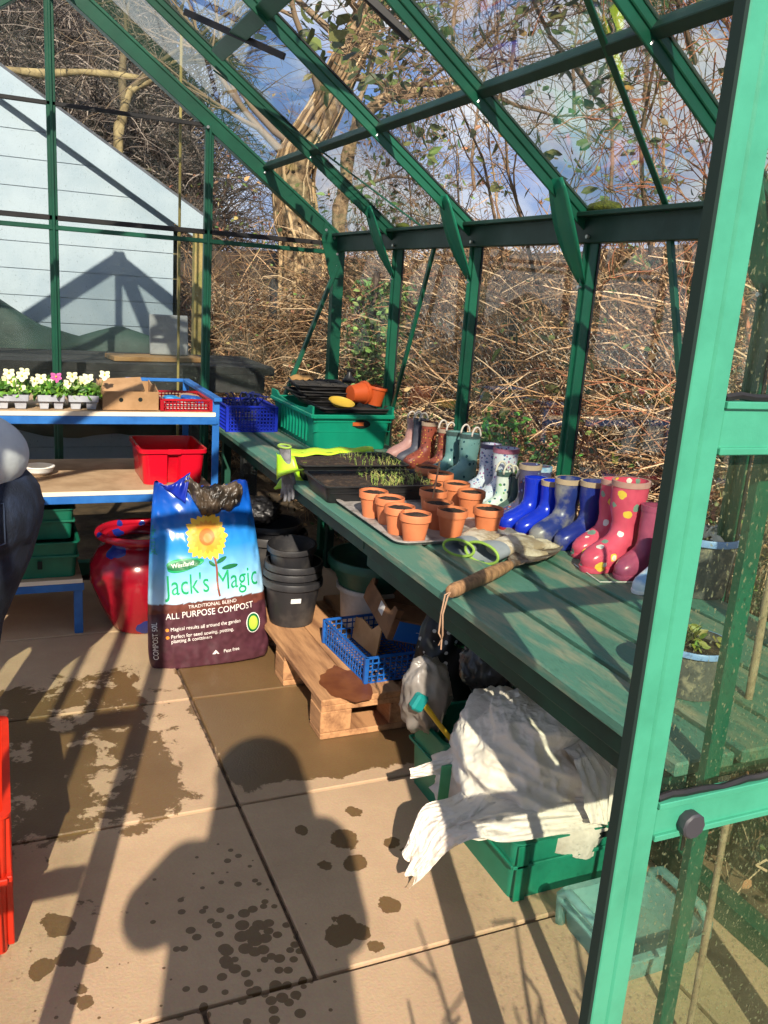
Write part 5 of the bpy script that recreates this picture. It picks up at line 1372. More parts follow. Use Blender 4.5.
M_bag = mat('crumpled black polythene', '#101012', 0.3, 0, '#242426', 20, bump=0.8, bscale=25)
def lump(name, label, cat, c, r, m, seed, amp=0.25, sc=3.0, n=48, rot=None, ridged=True, flat=True, kind=None):
    b = MB()
    def f(u, v):
        d = Vector((math.cos(2*PI*u)*math.sin(PI*v), math.sin(2*PI*u)*math.sin(PI*v), math.cos(PI*v)))
        q = d*sc+Vector((seed, 0, 0)); k = 0; a = 1
        for o_ in range(4):
            nn = noise.noise(q*(1.9**o_)); k += a*(1-2*abs(nn) if ridged else nn); a *= 0.5
        s = 1+amp*(k-0.8)*0.6
        p = Vector((d.x*r[0]*s, d.y*r[1]*s, d.z*r[2]*s+r[2]))
        if flat and p.z < 0.002: p.z = 0.002
        return p
    b.grid(f, n, n//2, closeu=True)
    o = b.build(name, m, smooth=180, loc=c)
    if rot: o.rotation_euler = rot
    return tag(o, label, cat, kind=kind)
q = at_y(256, 515, 2.95)
lump('polythene_bag', 'crumpled shiny black polythene bag lying in the pots behind the sack', 'bag', (q.x+0.02, py_+0.24, PZ+0.305), (0.085, 0.085, 0.045), M_bag, 3, 0.4, 3.5, 60)

# ------------------------------------------------------------------ pail, green tub, boxes
M_pail = mat('white plastic pail', '#b9b5ac', 0.5, 0, '#a19d93', 10)
gp = at_z(345, 626, PZ)
pot('plastic_pail', 'white plastic pail holding the dark green tub, behind the blue tray', 'bucket', 0.125, 0.15, M_pail, (1.20, 2.70, PZ), rimh=0.12, base=0.85)
M_dg = mat('dark green tub plastic', '#1f5a48', 0.45, 0, '#184739', 8)
pot('planter_tub', 'wide dark green planter tub sitting in the white pail under the bench', 'tub', 0.165, 0.18, M_dg, (1.205, 2.70, PZ+0.075), rimh=0.18, base=0.60)
t = mesh_crate('mesh_tray', 'mid blue plastic mesh vegetable tray standing on the pallet', 0.225, 0.33, 0.085, mat('sky blue plastic', '#1c5fae', 0.4, 0, '#164f95', 12), (1.095, 2.40, PZ), R_(3), cell=0.019, cat='tray')
M_crd = mat('buff card', '#c69a6b', 0.85, 0, '#b38553', 8)
b = MB(); b.prism([(-0.09, 0.0), (0.09, 0.0), (0.09, 0.075), (0.04, 0.085), (-0.03, 0.075), (-0.09, 0.125)], 0, -0.003, 0.003)
o = b.build('card_sheet', M_crd); o.location = (1.085, 2.47, PZ+0.008); o.rotation_euler = (0, R_(8), R_(4)); tag(o, 'buff torn cardboard piece standing upright in the blue mesh tray', 'cardboard')
# shallow tilted wooden fruit box with a blue printed label
M_fb = mat('brown fruit box board', '#8a6545', 0.85, 0, '#6b4c33', 10, 0.4, 0.65, 0.2, 60)
fb = thing('fruit_box', 'shallow brown fruit box with blue printed side, tilted on the mesh tray', 'box', (1.235, 2.43, PZ+0.092), rot=(R_(6), R_(14), R_(-6)))
w, d, h = 0.27, 0.30, 0.075
for s in (-1, 1):
    b = MB(); b.prism([(-d/2, 0), (d/2, 0), (d/2, h+0.03), (d/2-0.03, h+0.03), (d/2-0.05, h), (-d/2+0.05, h), (-d/2+0.03, h+0.03), (-d/2, h+0.03)], 0, s*w/2-0.002, s*w/2+0.002); b.build('side_panel', M_fb, fb)
    b = MB(); b.box((0, s*d/2, h/2), (w, 0.004, h), ch=0.0005); b.build('end_panel', M_fb, fb)
b = MB(); b.box((0, 0, 0.003), (w, d, 0.005), ch=0.0005); b.build('base', M_fb, fb)
for sx_ in (-1, 1):
    for sy_ in (-1, 1):
        b = MB(); b.box((sx_*(w/2-0.012), sy_*(d/2-0.012), (h+0.03)/2), (0.02, 0.02, h+0.03)); b.build('corner_post', M_fb, fb)
b = MB(); b.box((-0.02, -d/2-0.0025, 0.036), (w*0.72, 0.001, 0.066), ch=0.0002); b.build('printed_label', mat('blue print', '#1463b5', 0.6), fb)
vs, fs = text_mesh('~~~', 0.02, 0.06); b = MB(); b.add([(v.x-0.05, -d/2-0.0034, 0.036+v.y) for v in vs], fs); b.build('white_flourish', mat('white print', '#e8ecf2', 0.6), fb, smooth=0, fix=False)
b = MB(); b.box((-w/2-0.0025, -0.03, 0.05), (0.001, 0.045, 0.035), ch=0.0002); b.build('sticker', mat('sticker', '#dcd9d2', 0.6), fb)

# black bag with white spots
M_dot = bpy.data.materials.new('black film with white dots'); M_dot.use_nodes = True
t_ = M_dot.node_tree; bb = t_.nodes['Principled BSDF']; bb.inputs['Roughness'].default_value = 0.35
gco = N(t_, 'ShaderNodeTexCoord').outputs['Object']; v = N(t_, 'ShaderNodeTexVoronoi', inp={'Scale': 33.0, 'Randomness': 0.25}); t_.links.new(gco, v.inputs['Vector'])
lt = N(t_, 'ShaderNodeMath', operation='LESS_THAN', inp={1: 0.20}); t_.links.new(v.outputs['Distance'], lt.inputs[0])
x = N(t_, 'ShaderNodeMix', data_type='RGBA'); t_.links.new(lt.outputs[0], x.inputs['Factor']); x.inputs['A'].default_value = (*lin('#131417'), 1); x.inputs['B'].default_value = (*lin('#c9c9c4'), 1)
t_.links.new(x.outputs['Result'], bb.inputs['Base Color'])
q = at_y(445, 655, 2.12)
lump('spotted_bag', 'black bag with white dots slumped under the bench beside the fruit box', 'bag', (1.20, 2.07, 0.0), (0.12, 0.070, 0.235), M_dot, 8, 0.22, 2.2, 70)

# grey plastic sack, front of the spotted bag
M_gs = mat('dusty grey polythene', '#86807a', 0.35, 0, '#6d675f', 6, 0.4, 0.7, 0.25, 14)
ctrl = [(430, 652), (442, 655), (455, 668), (466, 690), (465, 715), (452, 726), (440, 722), (425, 708), (415, 692), (407, 672), (412, 662)]
gs_ = at_x(433, 690, 1.0)
lump('plastic_sack', 'slumped dusty grey plastic sack leaning behind the white fleece', 'sack', (gs_.x+0.01, gs_.y+0.03, gs_.z-0.125), (0.072, 0.055, 0.120), M_gs, 5, 0.30, 1.3, 64, rot=(R_(10), R_(-20), R_(20)), ridged=True, flat=False)
lump('polythene_bag', 'shiny dark grey bag bulging behind the top of the white fleece', 'bag', (1.20, 1.86, 0.26), (0.085, 0.07, 0.075), mat('shiny dark film', '#4b4a48', 0.15, 0, '#2f2f30', 8, bump=0.6, bscale=18), 12, 0.35, 2.2, 60, flat=False)
t = thing('plastic_plate', 'shiny green plastic saucer lying behind the grey sack', 'saucer', (1.22, 1.985, 0.335), rot=(R_(-8), R_(-6), 0))
b = MB(); b.lathe([(0.045, 0), (0.062, 0.012), (0.065, 0.013), (0.060, 0.008), (0.043, -0.002)], 30); b.build('body', mat('green saucer', '#2f7a4c', 0.2), t)

# ------------------------------------------------------------------ two green crates under the bench
c1 = green_box('storage_crate', 'green crate at the front under the bench, white fleece heaped in it', 0.385, 0.31, 0.150, (1.185, 1.52, 0), slots=False, m=mat('worn green crate', '#1c8468', 0.5, 0, '#186b55', 5, 0.4, 0.7))
b = MB()
for s in (-1, 1): b.box((s*0.17, -0.157, 0.075), (0.03, 0.006, 0.14))
b.build('front_rib', M_teal2, c1)['kind'] = 'stuff'
b = MB(); b.box((0.06, -0.1635, 0.133), (0.085, 0.003, 0.014)); b.build('hand_slot', M_hole, c1)
c2 = green_box('storage_crate', 'dark green crate behind the fleece-filled one, next to the pallet', 0.37, 0.20, 0.205, (1.175, 1.80, 0), slots=False)
t = thing('hand_tool', 'yellow-handled tool with a teal guard poking out of the dark green crate', 'tool', (at_y(422, 704, 1.74).x+0.005, 1.74, at_y(422, 704, 1.74).z), rot=(0, 0, 0))
tl = Vector(t.location); e1 = at_y(446, 734, 1.72)-tl
b = MB(); b.tube([(0, 0, 0), e1*0.5, e1*1.3+Vector((0.01, 0, -.01))], [0.008, 0.0065, 0.0065], 10); b.build('handle', mat('yellow plastic grip', '#c9a51c', 0.45), t)
b = MB(); b.box((-0.012, 0.004, 0.004), (0.035, 0.028, 0.045), rot=eul(0, R_(30), 0), ch=0.008); b.build('guard', mat('teal plastic', '#14807c', 0.4), t)
b = MB(); b.bar(e1*1.2, (e1.x+0.06, e1.y+0.02, e1.z-0.09), 0.03, 0.006); b.build('blade', M_rust, t)
b = MB(); b.bar(Vector(at_y(447, 765, 1.58)), Vector(at_y(441, 812, 1.58)), 0.028, 0.004, up=(0, 1, 0))
tag(b.build('plastic_strap', mat('pale green strap', '#3a8a62', 0.45)), 'light green plastic strip hanging between the crates below the fleece', 'strap')

# ------------------------------------------------------------------ white fleece heaped over the crate
M_fl = mat('white horticultural fleece', '#dcd2c6', 0.8, 0, '#a89a8c', 5, 0.56, 0.78, 0.25, 70)
def ridge(q, octv=4, g=0.5):
    k = 0; a = 1.0; s = 0
    for o_ in range(octv):
        k += a*(1-abs(noise.noise(q*(2.05**o_)+Vector((o_*7.1, 0, 0))))*2.2); s += a; a *= g
    return k/s
def fleece_pt(u, v):
    th = 2*PI*u; rho = v
    cx, cy = 1.140, 1.555
    c, s_ = math.cos(th), math.sin(th)
    Rx = 0.240 if c > 0 else 0.225; Ry = 0.24 if s_ > 0 else 0.20
    R = 1/math.sqrt((c/Rx)**2+(s_/Ry)**2)
    R *= 1+0.09*noise.noise(Vector((c*2, s_*2, 4)))+0.03*math.sin(th*9+1)
    r = R*rho
    ztop = 0.385
    zc = ztop*(1-rho**2.7)**0.55
    ed = 0.115+0.05*noise.noise(Vector((c*1.5, s_*1.5, 9)))
    z = ed+(zc)*(1-ed/ztop)
    x, y = cx+r*c, cy+r*s_
    # long folds running from upper right to lower left, plus crumple
    w = noise.noise(Vector((x*4, y*4, 2)))*1.2
    # flow coordinate: stretched ridges along (-x,-y,-z) direction
    a_ = (x*0.55-y*0.85+z*0.9); b_ = (x*0.8+y*0.5)
    fl_a = x*0.35-y*0.45+z*1.0
    w2 = noise.noise(Vector((x*3+5, y*3, z*3)))*0.9
    q = Vector((fl_a*8+w2*1.4, b_*2.2+w*0.8, z*2+w2))
    fold = (ridge(q, 2, 0.4)-0.55)*1.15+(ridge(Vector((a_*14+w*0.6, b_*4, z*5)), 2)-0.6)*0.35
    cr = ridge(Vector((x*17, y*17, z*17)), 3)-0.62
    amp = 0.040*min(1, rho*1.9+0.35)
    nrm = Vector((c*rho*1.2, s_*rho*1.2, 1.0-rho*0.75)).normalized()
    p = Vector((x, y, z))+nrm*(fold*amp+cr*0.012)
    return p
b = MB(); b.grid(fleece_pt, 300, 110, closeu=True)
# broad tail sliding off the crate towards the floor
def quadpt(P, u, v):
    return (P[0].lerp(P[1], u)).lerp(P[3].lerp(P[2], u), v)
A_ = [at_y(528, 800, 1.36), at_y(452, 792, 1.50), at_y(408, 868, 1.455), at_y(520, 842, 1.33)]
def tailf(u, v):
    # u: from crate (0) out to the tip (1); v across
    top = [Vector((1.17, 1.42, 0.235)), Vector((1.04, 1.55, 0.225)), at_y(455, 795, 1.53), at_y(425, 805, 1.515), at_y(412, 830, 1.49), at_y(405, 850, 1.475)]
    bot = [Vector((1.20, 1.34, 0.17)), at_y(512, 842, 1.325), at_y(478, 838, 1.36), at_y(450, 850, 1.40), at_y(430, 870, 1.43), at_y(412, 889, 1.45)]
    def cr(P, t):
        k = min(len(P)-2, int(t*(len(P)-1))); f = t*(len(P)-1)-k
        a = P[max(k-1, 0)]; b0 = P[k]; c = P[k+1]; d = P[min(k+2, len(P)-1)]
        return 0.5*((2*b0)+(-a+c)*f+(2*a-5*b0+4*c-d)*f*f+(-a+3*b0-3*c+d)*f**3)
    p = cr(top, u).lerp(cr(bot, u), v)
    q = Vector((v*5+0.8*noise.noise(Vector((u*3, v*3, 0))), u*2.5, 1))
    d = (ridge(q, 4)-0.6)*0.022+(ridge(Vector((u*11, v*8, 5)), 3)-0.6)*0.010
    arch = 0.028*math.sin(PI*v)*(1-u*0.5)
    if u > 0.9: p += Vector((-0.01*math.sin(v*14)*(u-0.9)*10, 0, 0.006*math.sin(v*19)))
    return p+Vector((-0.35, -0.75, 0.55)).normalized()*(d+arch)
b.grid(tailf, 110, 60)
def armf(u, v):
    top = [Vector((1.06, 1.66, 0.27)), at_y(455, 752, 1.60), at_y(430, 762, 1.62), at_y(409, 769, 1.635)]
    bot = [Vector((1.04, 1.55, 0.22)), at_y(458, 775, 1.575), at_y(432, 775, 1.60), at_y(410, 779, 1.625)]
    t = u*3; k = min(2, int(t)); f = t-k
    p = top[k].lerp(top[k+1], f).lerp(bot[k].lerp(bot[k+1], f), v)
    return p+Vector((-0.2, -0.7, 0.6)).normalized()*(0.014*math.sin(PI*v)+(ridge(Vector((u*4, v*4, 3)), 3)-0.6)*0.014)
b.grid(armf, 60, 24)
def rightf(u, v):
    top = [Vector((1.27, 1.50, 0.33)), at_y(594, 745, 1.44), at_y(611, 768, 1.40), at_y(606, 825, 1.315)]
    bot = [Vector((1.14, 1.44, 0.32)), at_y(575, 760, 1.37), at_y(584, 795, 1.325), at_y(590, 823, 1.31)]
    t = u*3; k = min(2, int(t)); f = t-k
    p = top[k].lerp(top[k+1], f).lerp(bot[k].lerp(bot[k+1], f), v)
    return p+Vector((0.0, -0.8, 0.5)).normalized()*(0.018*math.sin(PI*v)+(ridge(Vector((v*4+u, u*2, 8)), 3)-0.6)*0.018)
b.grid(rightf, 60, 30)
fl_ = b.build('fleece_sheet', M_fl, smooth=180, fix=False); tag(fl_, 'crumpled white horticultural fleece heaped over the green crate, its tail trailing down', 'fleece')

# translucent teal crate seen through and beside the door
M_tr = mat('milky teal plastic', '#8fc4bd', 0.35, 0, '#7db5ae', 8, alpha=0.55)
t = thing('handled_tray', 'milky teal plastic tray with round-cornered handles on the floor behind the door', 'tray', (1.180, 1.185, 0))
b = MB(); w, d, h = 0.235, 0.21, 0.10
for s in (-1, 1):
    b.tube([(s*w/2, -d/2+0.02, 0.01), (s*(w/2+0.006), -d/2+0.02, h-0.02), (s*(w/2+0.006), -d/2+0.045, h), (s*(w/2+0.006), d/2-0.045, h), (s*(w/2+0.006), d/2-0.02, h-0.02), (s*w/2, d/2-0.02, 0.01)], 0.011, 8)
b.build('handles', M_tr, t, smooth=180)['kind'] = 'stuff'
tray_shell(w, d, 0.065, 0.004, 0.012, 0.03, lip=0.012).build('body', M_tr, t)

# ------------------------------------------------------------------ compost sack
CW, CH = 0.43, 0.645
bagp = Vector((0.638, 2.775, 0.0))
cs = thing('compost_bag', 'opened blue and brown compost sack with a sunflower, standing before the racking', 'compost bag', bagp, R_(-1.5), rot=(R_(-9), R_(-2.5), R_(-2)))
def bagw(v): return (0.212-0.018*v-0.038*v*v)*(1-0.10*math.exp(-v*30))
def bagpt(u, v, side=-1):
    """u -1..1 across, v 0..1 up"""
    w = bagw(v); dep = 0.075*(math.sin(PI*min(1, 0.06+v*0.80))**0.55)*(1-0.35*v)
    e = (1-abs(u)**2.6)**0.62
    x = w*u; y = side*dep*e
    z = v*CH
    wr = 0.007*noise.noise(Vector((x*9, v*7, side*3)))+0.004*noise.noise(Vector((x*30, v*12+x*10, side)))
    wr += 0.0035*(ridge(Vector((x*14+v*3, v*9, side*2)), 2)-0.6)
    wr += 0.006*math.exp(-((abs(u)-0.93)/0.05)**2)*math.sin(v*40)
    return Vector((x, y+side*wr*min(1, e*2+0.3), z))
def bagcol(x, z, v, u):
    zb = 0.365+0.06*u*0.12+0.006*noise.noise(Vector((x*40, 0, 1)))+0.003*noise.noise(Vector((x*150, 0, 1)))
    if v < zb:
        k = 0.9+0.3*noise.noise(Vector((x*60, z*60, 0))); c = lin('#54303a' if v < zb-0.05 else '#6e3d33'); return tuple(max(0, q*k) for q in c)
    t = (v-zb)/(1-zb)
    stops = [(0, lin('#b9dcf2')), (0.22, lin('#7fbdea')), (0.45, lin('#2f8fdc')), (0.70, lin('#0f5fc0')), (1.0, lin('#0b2f8e'))]
    for i in range(len(stops)-1):
        if t <= stops[i+1][0]:
            f = (t-stops[i][0])/(stops[i+1][0]-stops[i][0]); return tuple(a*(1-f)+b_*f for a, b_ in zip(stops[i][1], stops[i+1][1]))
    return stops[-1][1]
M_print = mat('printed sack film', '#ffffff', 0.28, vcol=True)
nu, nv = 90, 130; vs = []; fs = []; cols = []
def topv(u, side):   # ragged open top
    base = 0.955+0.045*math.exp(-((u+0.95)/0.18)**2)+0.05*math.exp(-((u+0.35)/0.10)**2)+0.03*math.exp(-((u-0.85)/0.2)**2)
    if side < 0: base -= 0.045*math.exp(-((u-0.05)/0.35)**2)
    return base+0.012*noise.noise(Vector((u*9, side, 0)))
for j in range(nv):
    for i in range(2*nu):
        if i < nu: u = -1+2*i/(nu-1)*0.999; sd = -1
        else: u = 1-2*(i-nu)/(nu-1)*0.999; sd = 1
        v_ = j/(nv-1)*topv(u, sd); vs.append(bagpt(u, v_, sd)); cols.append(bagcol(vs[-1].x, vs[-1].z, v_, u))
n2 = 2*nu
for j in range(nv-1):
    for i in range(n2): fs.append((j*n2+i, j*n2+(i+1) % n2, (j+1)*n2+(i+1) % n2, (j+1)*n2+i))
fs.append(tuple(reversed(range(n2))))
b = MB(); b.v = [tuple(p) for p in vs]; b.f = fs; b.m = [0]*len(fs); b.c = cols
b.build('bag_body', M_print, cs, smooth=180)
# black inside of the mouth, folded out
b = MB()
def mouth(u, v):
    uu = -0.55+1.45*u; f = bagpt(uu, topv(uu, -1)*0.985, -1)
    bk = bagpt(uu, topv(uu, 1), 1)
    p = f.lerp(bk, v); k = ridge(Vector((u*5, v*3, 2)), 4)-0.6
    bump_ = math.sin(PI*min(1, u*1.05))**0.6
    return p+Vector((0, -0.018*math.sin(PI*min(1, v*1.4))*bump_, 0.030*bump_*math.sin(PI*min(1, v*0.9+0.15))+k*0.030-0.012+0.02*bump_*(0.5-v)))
b.grid(mouth, 80, 40)
def roll(u, v):
    uu = -0.42+1.25*u; base_ = bagpt(uu, topv(uu, -1)*0.965, -1); a = 2*PI*v
    tp = min(1, 6*min(u, 1-u))**0.6
    hh = 0.042*tp*(1+0.5*noise.noise(Vector((u*4, 7, 0)))); dd = 0.020*tp
    k = (ridge(Vector((u*6, math.cos(a)*1.3, math.sin(a)*1.3)), 4)-0.6)
    return base_+Vector((0.01*math.sin(u*9), -dd*0.7-math.cos(a)*dd-k*0.02, 0.016+math.sin(a)*hh+k*0.022-0.03*u))
b.grid(roll, 110, 40); b.build('folded_lining', mat('black sack lining', '#1c1814', 0.35, 0, '#54483c', 9, 0.5, 0.66, 0.5, 30), cs, smooth=180)
M_flap = mat('blue film flap', '#1430a8', 0.25, 0, '#0f2690', 9)
b = MB()
Pf = [bagpt(-0.99, 0.985, -1), bagpt(-0.40, 0.93, -1), bagpt(-0.33, 1.03, -1), bagpt(-0.75, 0.965, -1)]
b.grid(lambda u, v: quadpt([Pf[0]+Vector((0, -.004, .010)), Pf[1]+Vector((0, -.012, -.03)), Pf[2]+Vector((0.01, -.015, .008)), Pf[3]+Vector((0, -.006, 0.0))], u, v)+Vector((0, -0.012*math.sin(PI*u)*math.sin(PI*v)-0.003*math.sin(u*20), 0)), 24, 12)
b.build('torn_flap', M_flap, cs, smooth=180, solid=0.001)
def on_bag(X, Z, lift=0.0012):
    v_ = Z/CH; w = bagw(v_); u = max(-0.985, min(0.985, X/w)); p = bagpt(u, v_, -1); p.y -= lift; return p
def print_text(name, txt, X0, Z0, width, m, slope=0.0, squash=1.0, lift=0.0014, bold=0.0):
    vs, fs = text_mesh(txt, 0.05, None, bold); W_ = max(v.x for v in vs); k = width/W_
    # split long triangles by re-meshing through bmesh
    import bmesh
    bm = bmesh.new(); vv = [bm.verts.new((v.x*k, v.y*k*squash, 0)) for v in vs]
    for f in fs:
        try: bm.faces.new([vv[i] for i in f])
        except ValueError: pass
    for _ in range(2):
        es = [e_ for e_ in bm.edges if e_.calc_length() > 0.006]
        if es: bmesh.ops.subdivide_edges(bm, edges=es, cuts=1)
    bmesh.ops.triangulate(bm, faces=bm.faces)
    bm.verts.index_update(); b = MB(); b.add([on_bag(X0+v.co.x, Z0+v.co.y+slope*v.co.x, lift) for v in bm.verts], [tuple(v.index for v in f.verts) for f in bm.faces]); bm.free()
    return b.build(name, m, cs, smooth=0, fix=False)
M_wt = mat('white print', '#eeeae4', 0.4); M_gr = mat('green print', '#12a060', 0.4); M_gr2 = mat('dark green print', '#0c6a3c', 0.4); M_or = mat('orange print', '#e08a2c', 0.5); M_ye = mat('yellow print', '#f2c23a', 0.5); M_lg = mat('lime print', '#b5d84a', 0.5)
print_text('lettering', "Jack's Magic", -0.148, 0.262, 0.318, M_gr, 0.03, 1.45)
print_text('lettering', 'TRADITIONAL BLEND', -0.075, 0.213, 0.165, M_wt, 0.035, 1.0)
print_text('lettering', 'ALL PURPOSE COMPOST', -0.150, 0.180, 0.300, M_wt, 0.035, 1.15)
print_text('lettering', 'Magical results all around the garden', -0.135, 0.138, 0.235, M_wt, 0.035, 1.15)
print_text('lettering', 'Perfect for seed sowing, potting,', -0.135, 0.112, 0.210, M_wt, 0.035, 1.15)
print_text('lettering', 'planting & containers', -0.135, 0.096, 0.135, M_wt, 0.035, 1.15)
print_text('lettering', 'Westland', -0.122, 0.354, 0.072, M_wt, 0.12, 1.1, lift=0.003)
print_text('lettering', 'Peat free', 0.040, 0.042, 0.055, M_wt, 0.03, 1.1)
def disc(name, X, Z, rx, rz, m, lift, n=36, rot=0, fn=None, parent=None):
    b = MB(); k = 6; V = [on_bag(X, Z, lift)]; F = []
    for j in range(1, k+1):
        for i in range(n):
            a = 2*PI*i/n; r = j/k*(fn(a) if fn else 1); x_ = rx*r*math.cos(a); z_ = rz*r*math.sin(a)
            V.append(on_bag(X+x_*math.cos(rot)-z_*math.sin(rot), Z+x_*math.sin(rot)+z_*math.cos(rot), lift))
    for i in range(n): F.append((0, 1+i, 1+(i+1) % n))
    for j in range(k-1):
        for i in range(n): F.append((1+j*n+i, 1+(j+1)*n+i, 1+(j+1)*n+(i+1) % n, 1+j*n+(i+1) % n))
    b.add(V, F); return b.build(name, m, cs, smooth=0, fix=False)
disc('brand_badge', -0.082, 0.364, 0.062, 0.022, M_gr, 0.0014, rot=0.14, fn=lambda a: 1+0.12*math.cos(3*a))
disc('brand_badge', -0.082, 0.363, 0.055, 0.016, M_gr2, 0.0022, rot=0.14)
disc('round_seal', 0.148, 0.135, 0.0265, 0.036, M_wt, 0.0014); disc('round_seal', 0.148, 0.135, 0.0235, 0.033, M_gr2, 0.0020); disc('round_seal', 0.148, 0.135, 0.017, 0.025, M_lg, 0.0027)
for z_ in (0.143, 0.117): disc('bullet', -0.147, z_, 0.006, 0.006, M_or, 0.0014, 14)
b = MB(); b.add([on_bag(0.0, 0.040), on_bag(0.024, 0.040), on_bag(0.012, 0.056)], [(0, 1, 2)]); b.build('triangle_mark', M_wt, cs, smooth=0, fix=False)
# sunflower print: stem, leaves, two rings of petals, centre
SX_, SZ_ = 0.000, 0.452
def petal(b, a, r0, L, w, lift):
    ca, sa = math.cos(a), math.sin(a); pts = []; k = 7
    mid = []
    for i in range(k+1):
        t = i/k; ww = w*math.sin(PI*min(1, t*0.9+0.08))**0.8
        mid.append(((r0+L*t), ww))
    V = []
    for r, ww in mid:
        for s in (-1, 0, 1): V.append(on_bag(SX_+ca*r-sa*s*ww, SZ_+(sa*r+ca*s*ww)*1.12, lift))
    F = []
    for i in range(k):
        for s in range(2): F.append((i*3+s, i*3+s+1, (i+1)*3+s+1, (i+1)*3+s))
    b.add(V, F)
b = MB(); V = []; stemx = lambda z: 0.034-0.10*(z-0.245)+0.003*math.sin(z*40)
for i in range(14):
    z = 0.245+i*0.0125; V += [on_bag(stemx(z)-0.0035, z, 0.0017), on_bag(stemx(z)+0.0035, z, 0.0017)]
b.add(V, [(2*i, 2*i+1, 2*i+3, 2*i+2) for i in range(13)]); b.build('printed_stem', mat('brown stem print', '#8a4a35', 0.5), cs, smooth=0, fix=False)
disc('printed_leaf', 0.045, 0.370, 0.020, 0.007, M_gr2, 0.0019, rot=0.5); disc('printed_leaf', 0.072, 0.345, 0.028, 0.008, M_gr2, 0.0019, rot=0.15); disc('printed_leaf', 0.012, 0.360, 0.014, 0.006, M_gr2, 0.0019, rot=2.4)
b = MB()
for i in range(22): petal(b, 2*PI*i/22+0.05*math.sin(i*7), 0.034, 0.038+0.006*math.sin(i*5), 0.0115, 0.0019)
b.build('printed_petals', M_ye, cs, smooth=0, fix=False)
b = MB()
for i in range(18): petal(b, 2*PI*(i+.5)/18, 0.020, 0.032, 0.008, 0.0026)
b.build('printed_petals', mat('amber print', '#eda030', 0.5), cs, smooth=0, fix=False)
disc('flower_centre', SX_, SZ_, 0.026, 0.029, mat('orange print', '#d9702a', 0.5), 0.0032); disc('flower_centre', SX_+0.002, SZ_-0.004, 0.014, 0.016, mat('pale orange print', '#e58a45', 0.5), 0.0038)
# side lettering
def side_text(txt, X, Z0, ln, m):
    vs, fs = text_mesh(txt, 0.05, None); W_ = max(v.x for v in vs); k = ln/W_; b = MB()
    b.add([on_bag(X-v.y*k*1.2, Z0+v.x*k) for v in vs], fs); return b.build('side_lettering', m, cs, smooth=0, fix=False)
side_text('COMPOST 50L', -0.178, 0.04, 0.13, M_wt); side_text("Jack's Magic", -0.168, 0.40, 0.10, M_gr)

# ------------------------------------------------------------------ orange-red folding crate at the left edge
M_orr = mat('orange red plastic', '#e2331c', 0.35, 0, '#c92a16', 6)
q1 = at_z(17, 955, 0)
oc = thing('plastic_crate', 'bright orange-red plastic crate cut off by the left edge of the picture', 'crate', (q1.x-0.215, q1.y+0.20, 0), R_(0))
w, d, h = 0.41, 0.39, 0.305
tray_shell(w, d, h, 0.005, 0.006, 0.012, lip=0.010).build('body', M_orr, oc)
b = MB()
for k in range(5): b.box((w/2+0.001, -d/2+0.02+k*(d-0.04)/4, h/2), (0.012, 0.012, h-0.02))
for k in range(5): b.box((-w/2+0.02+k*(w-0.04)/4, -d/2-0.001, h/2), (0.012, 0.012, h-0.02))
b.box((w/2+0.002, 0, h*0.55), (0.012, d, 0.014)); b.box((0, -d/2-0.002, h*0.55), (w, 0.012, 0.014)); b.build('ribs', M_orr, oc)['kind'] = 'stuff'
# ------------------------------------------------------------------ people
M_skin = mat('skin', '#c99a80', 0.55, 0, '#bd8a70', 9)
def ball(b, c, r, n=12):
    c = Vector(c); rx, ry, rz_ = r if isinstance(r, tuple) else (r, r, r)
    b.rings([[c+Vector((rx*math.sin(t)*math.cos(2*PI*i/n), ry*math.sin(t)*math.sin(2*PI*i/n), -rz_*math.cos(t))) for i in range(n)] for t in [PI*(j+0.35)/(n//2+0.0+0.35*2) for j in range(n//2+1)]])
def limb(b, pts, rs):
    b.tube(pts, rs, 14)
    for p, r in zip(pts, rs): ball(b, p, r*0.995)
def remesh(o, vox, sm=4):
    r = o.modifiers.new('r', 'REMESH'); r.mode = 'VOXEL'; r.voxel_size = vox; r.use_smooth_shade = True
    s_ = o.modifiers.new('s', 'SMOOTH'); s_.iterations = sm; s_.factor = 0.5
    return o
def hand(b, w, fwd, side, up, s=0.9, curl=0.35): fingers_hand(b, Vector(w), fwd, side, up, s, curl)
def head(b, c, look, r=0.092):
    c = Vector(c); f = Vector(look).normalized(); s_ = f.cross(Vector((0, 0, 1))).normalized(); u = s_.cross(f)
    ball(b, c, (r*0.86, r*0.95, r*1.12), 18); ball(b, c+f*r*0.30-u*r*0.62, (r*0.58, r*0.58, r*0.55), 12)
    b.tube([c+f*r*0.92+u*r*0.18, c+f*r*1.16-u*r*0.20, c+f*r*1.02-u*r*0.28], [r*0.10, r*0.16, r*0.12], 8)
    for k in (-1, 1):
        ball(b, c+s_*k*r*0.88-u*r*0.02, (r*0.13, r*0.16, r*0.26), 8); ball(b, c+f*r*0.80+s_*k*r*0.34+u*r*0.05, r*0.14, 8)
    b.tube([c+f*r*0.86-u*r*0.55-s_*r*0.25, c+f*r*0.95-u*r*0.56, c+f*r*0.86-u*r*0.55+s_*r*0.25], [r*0.06, r*0.10, r*0.06], 8)
    return f, s_, u
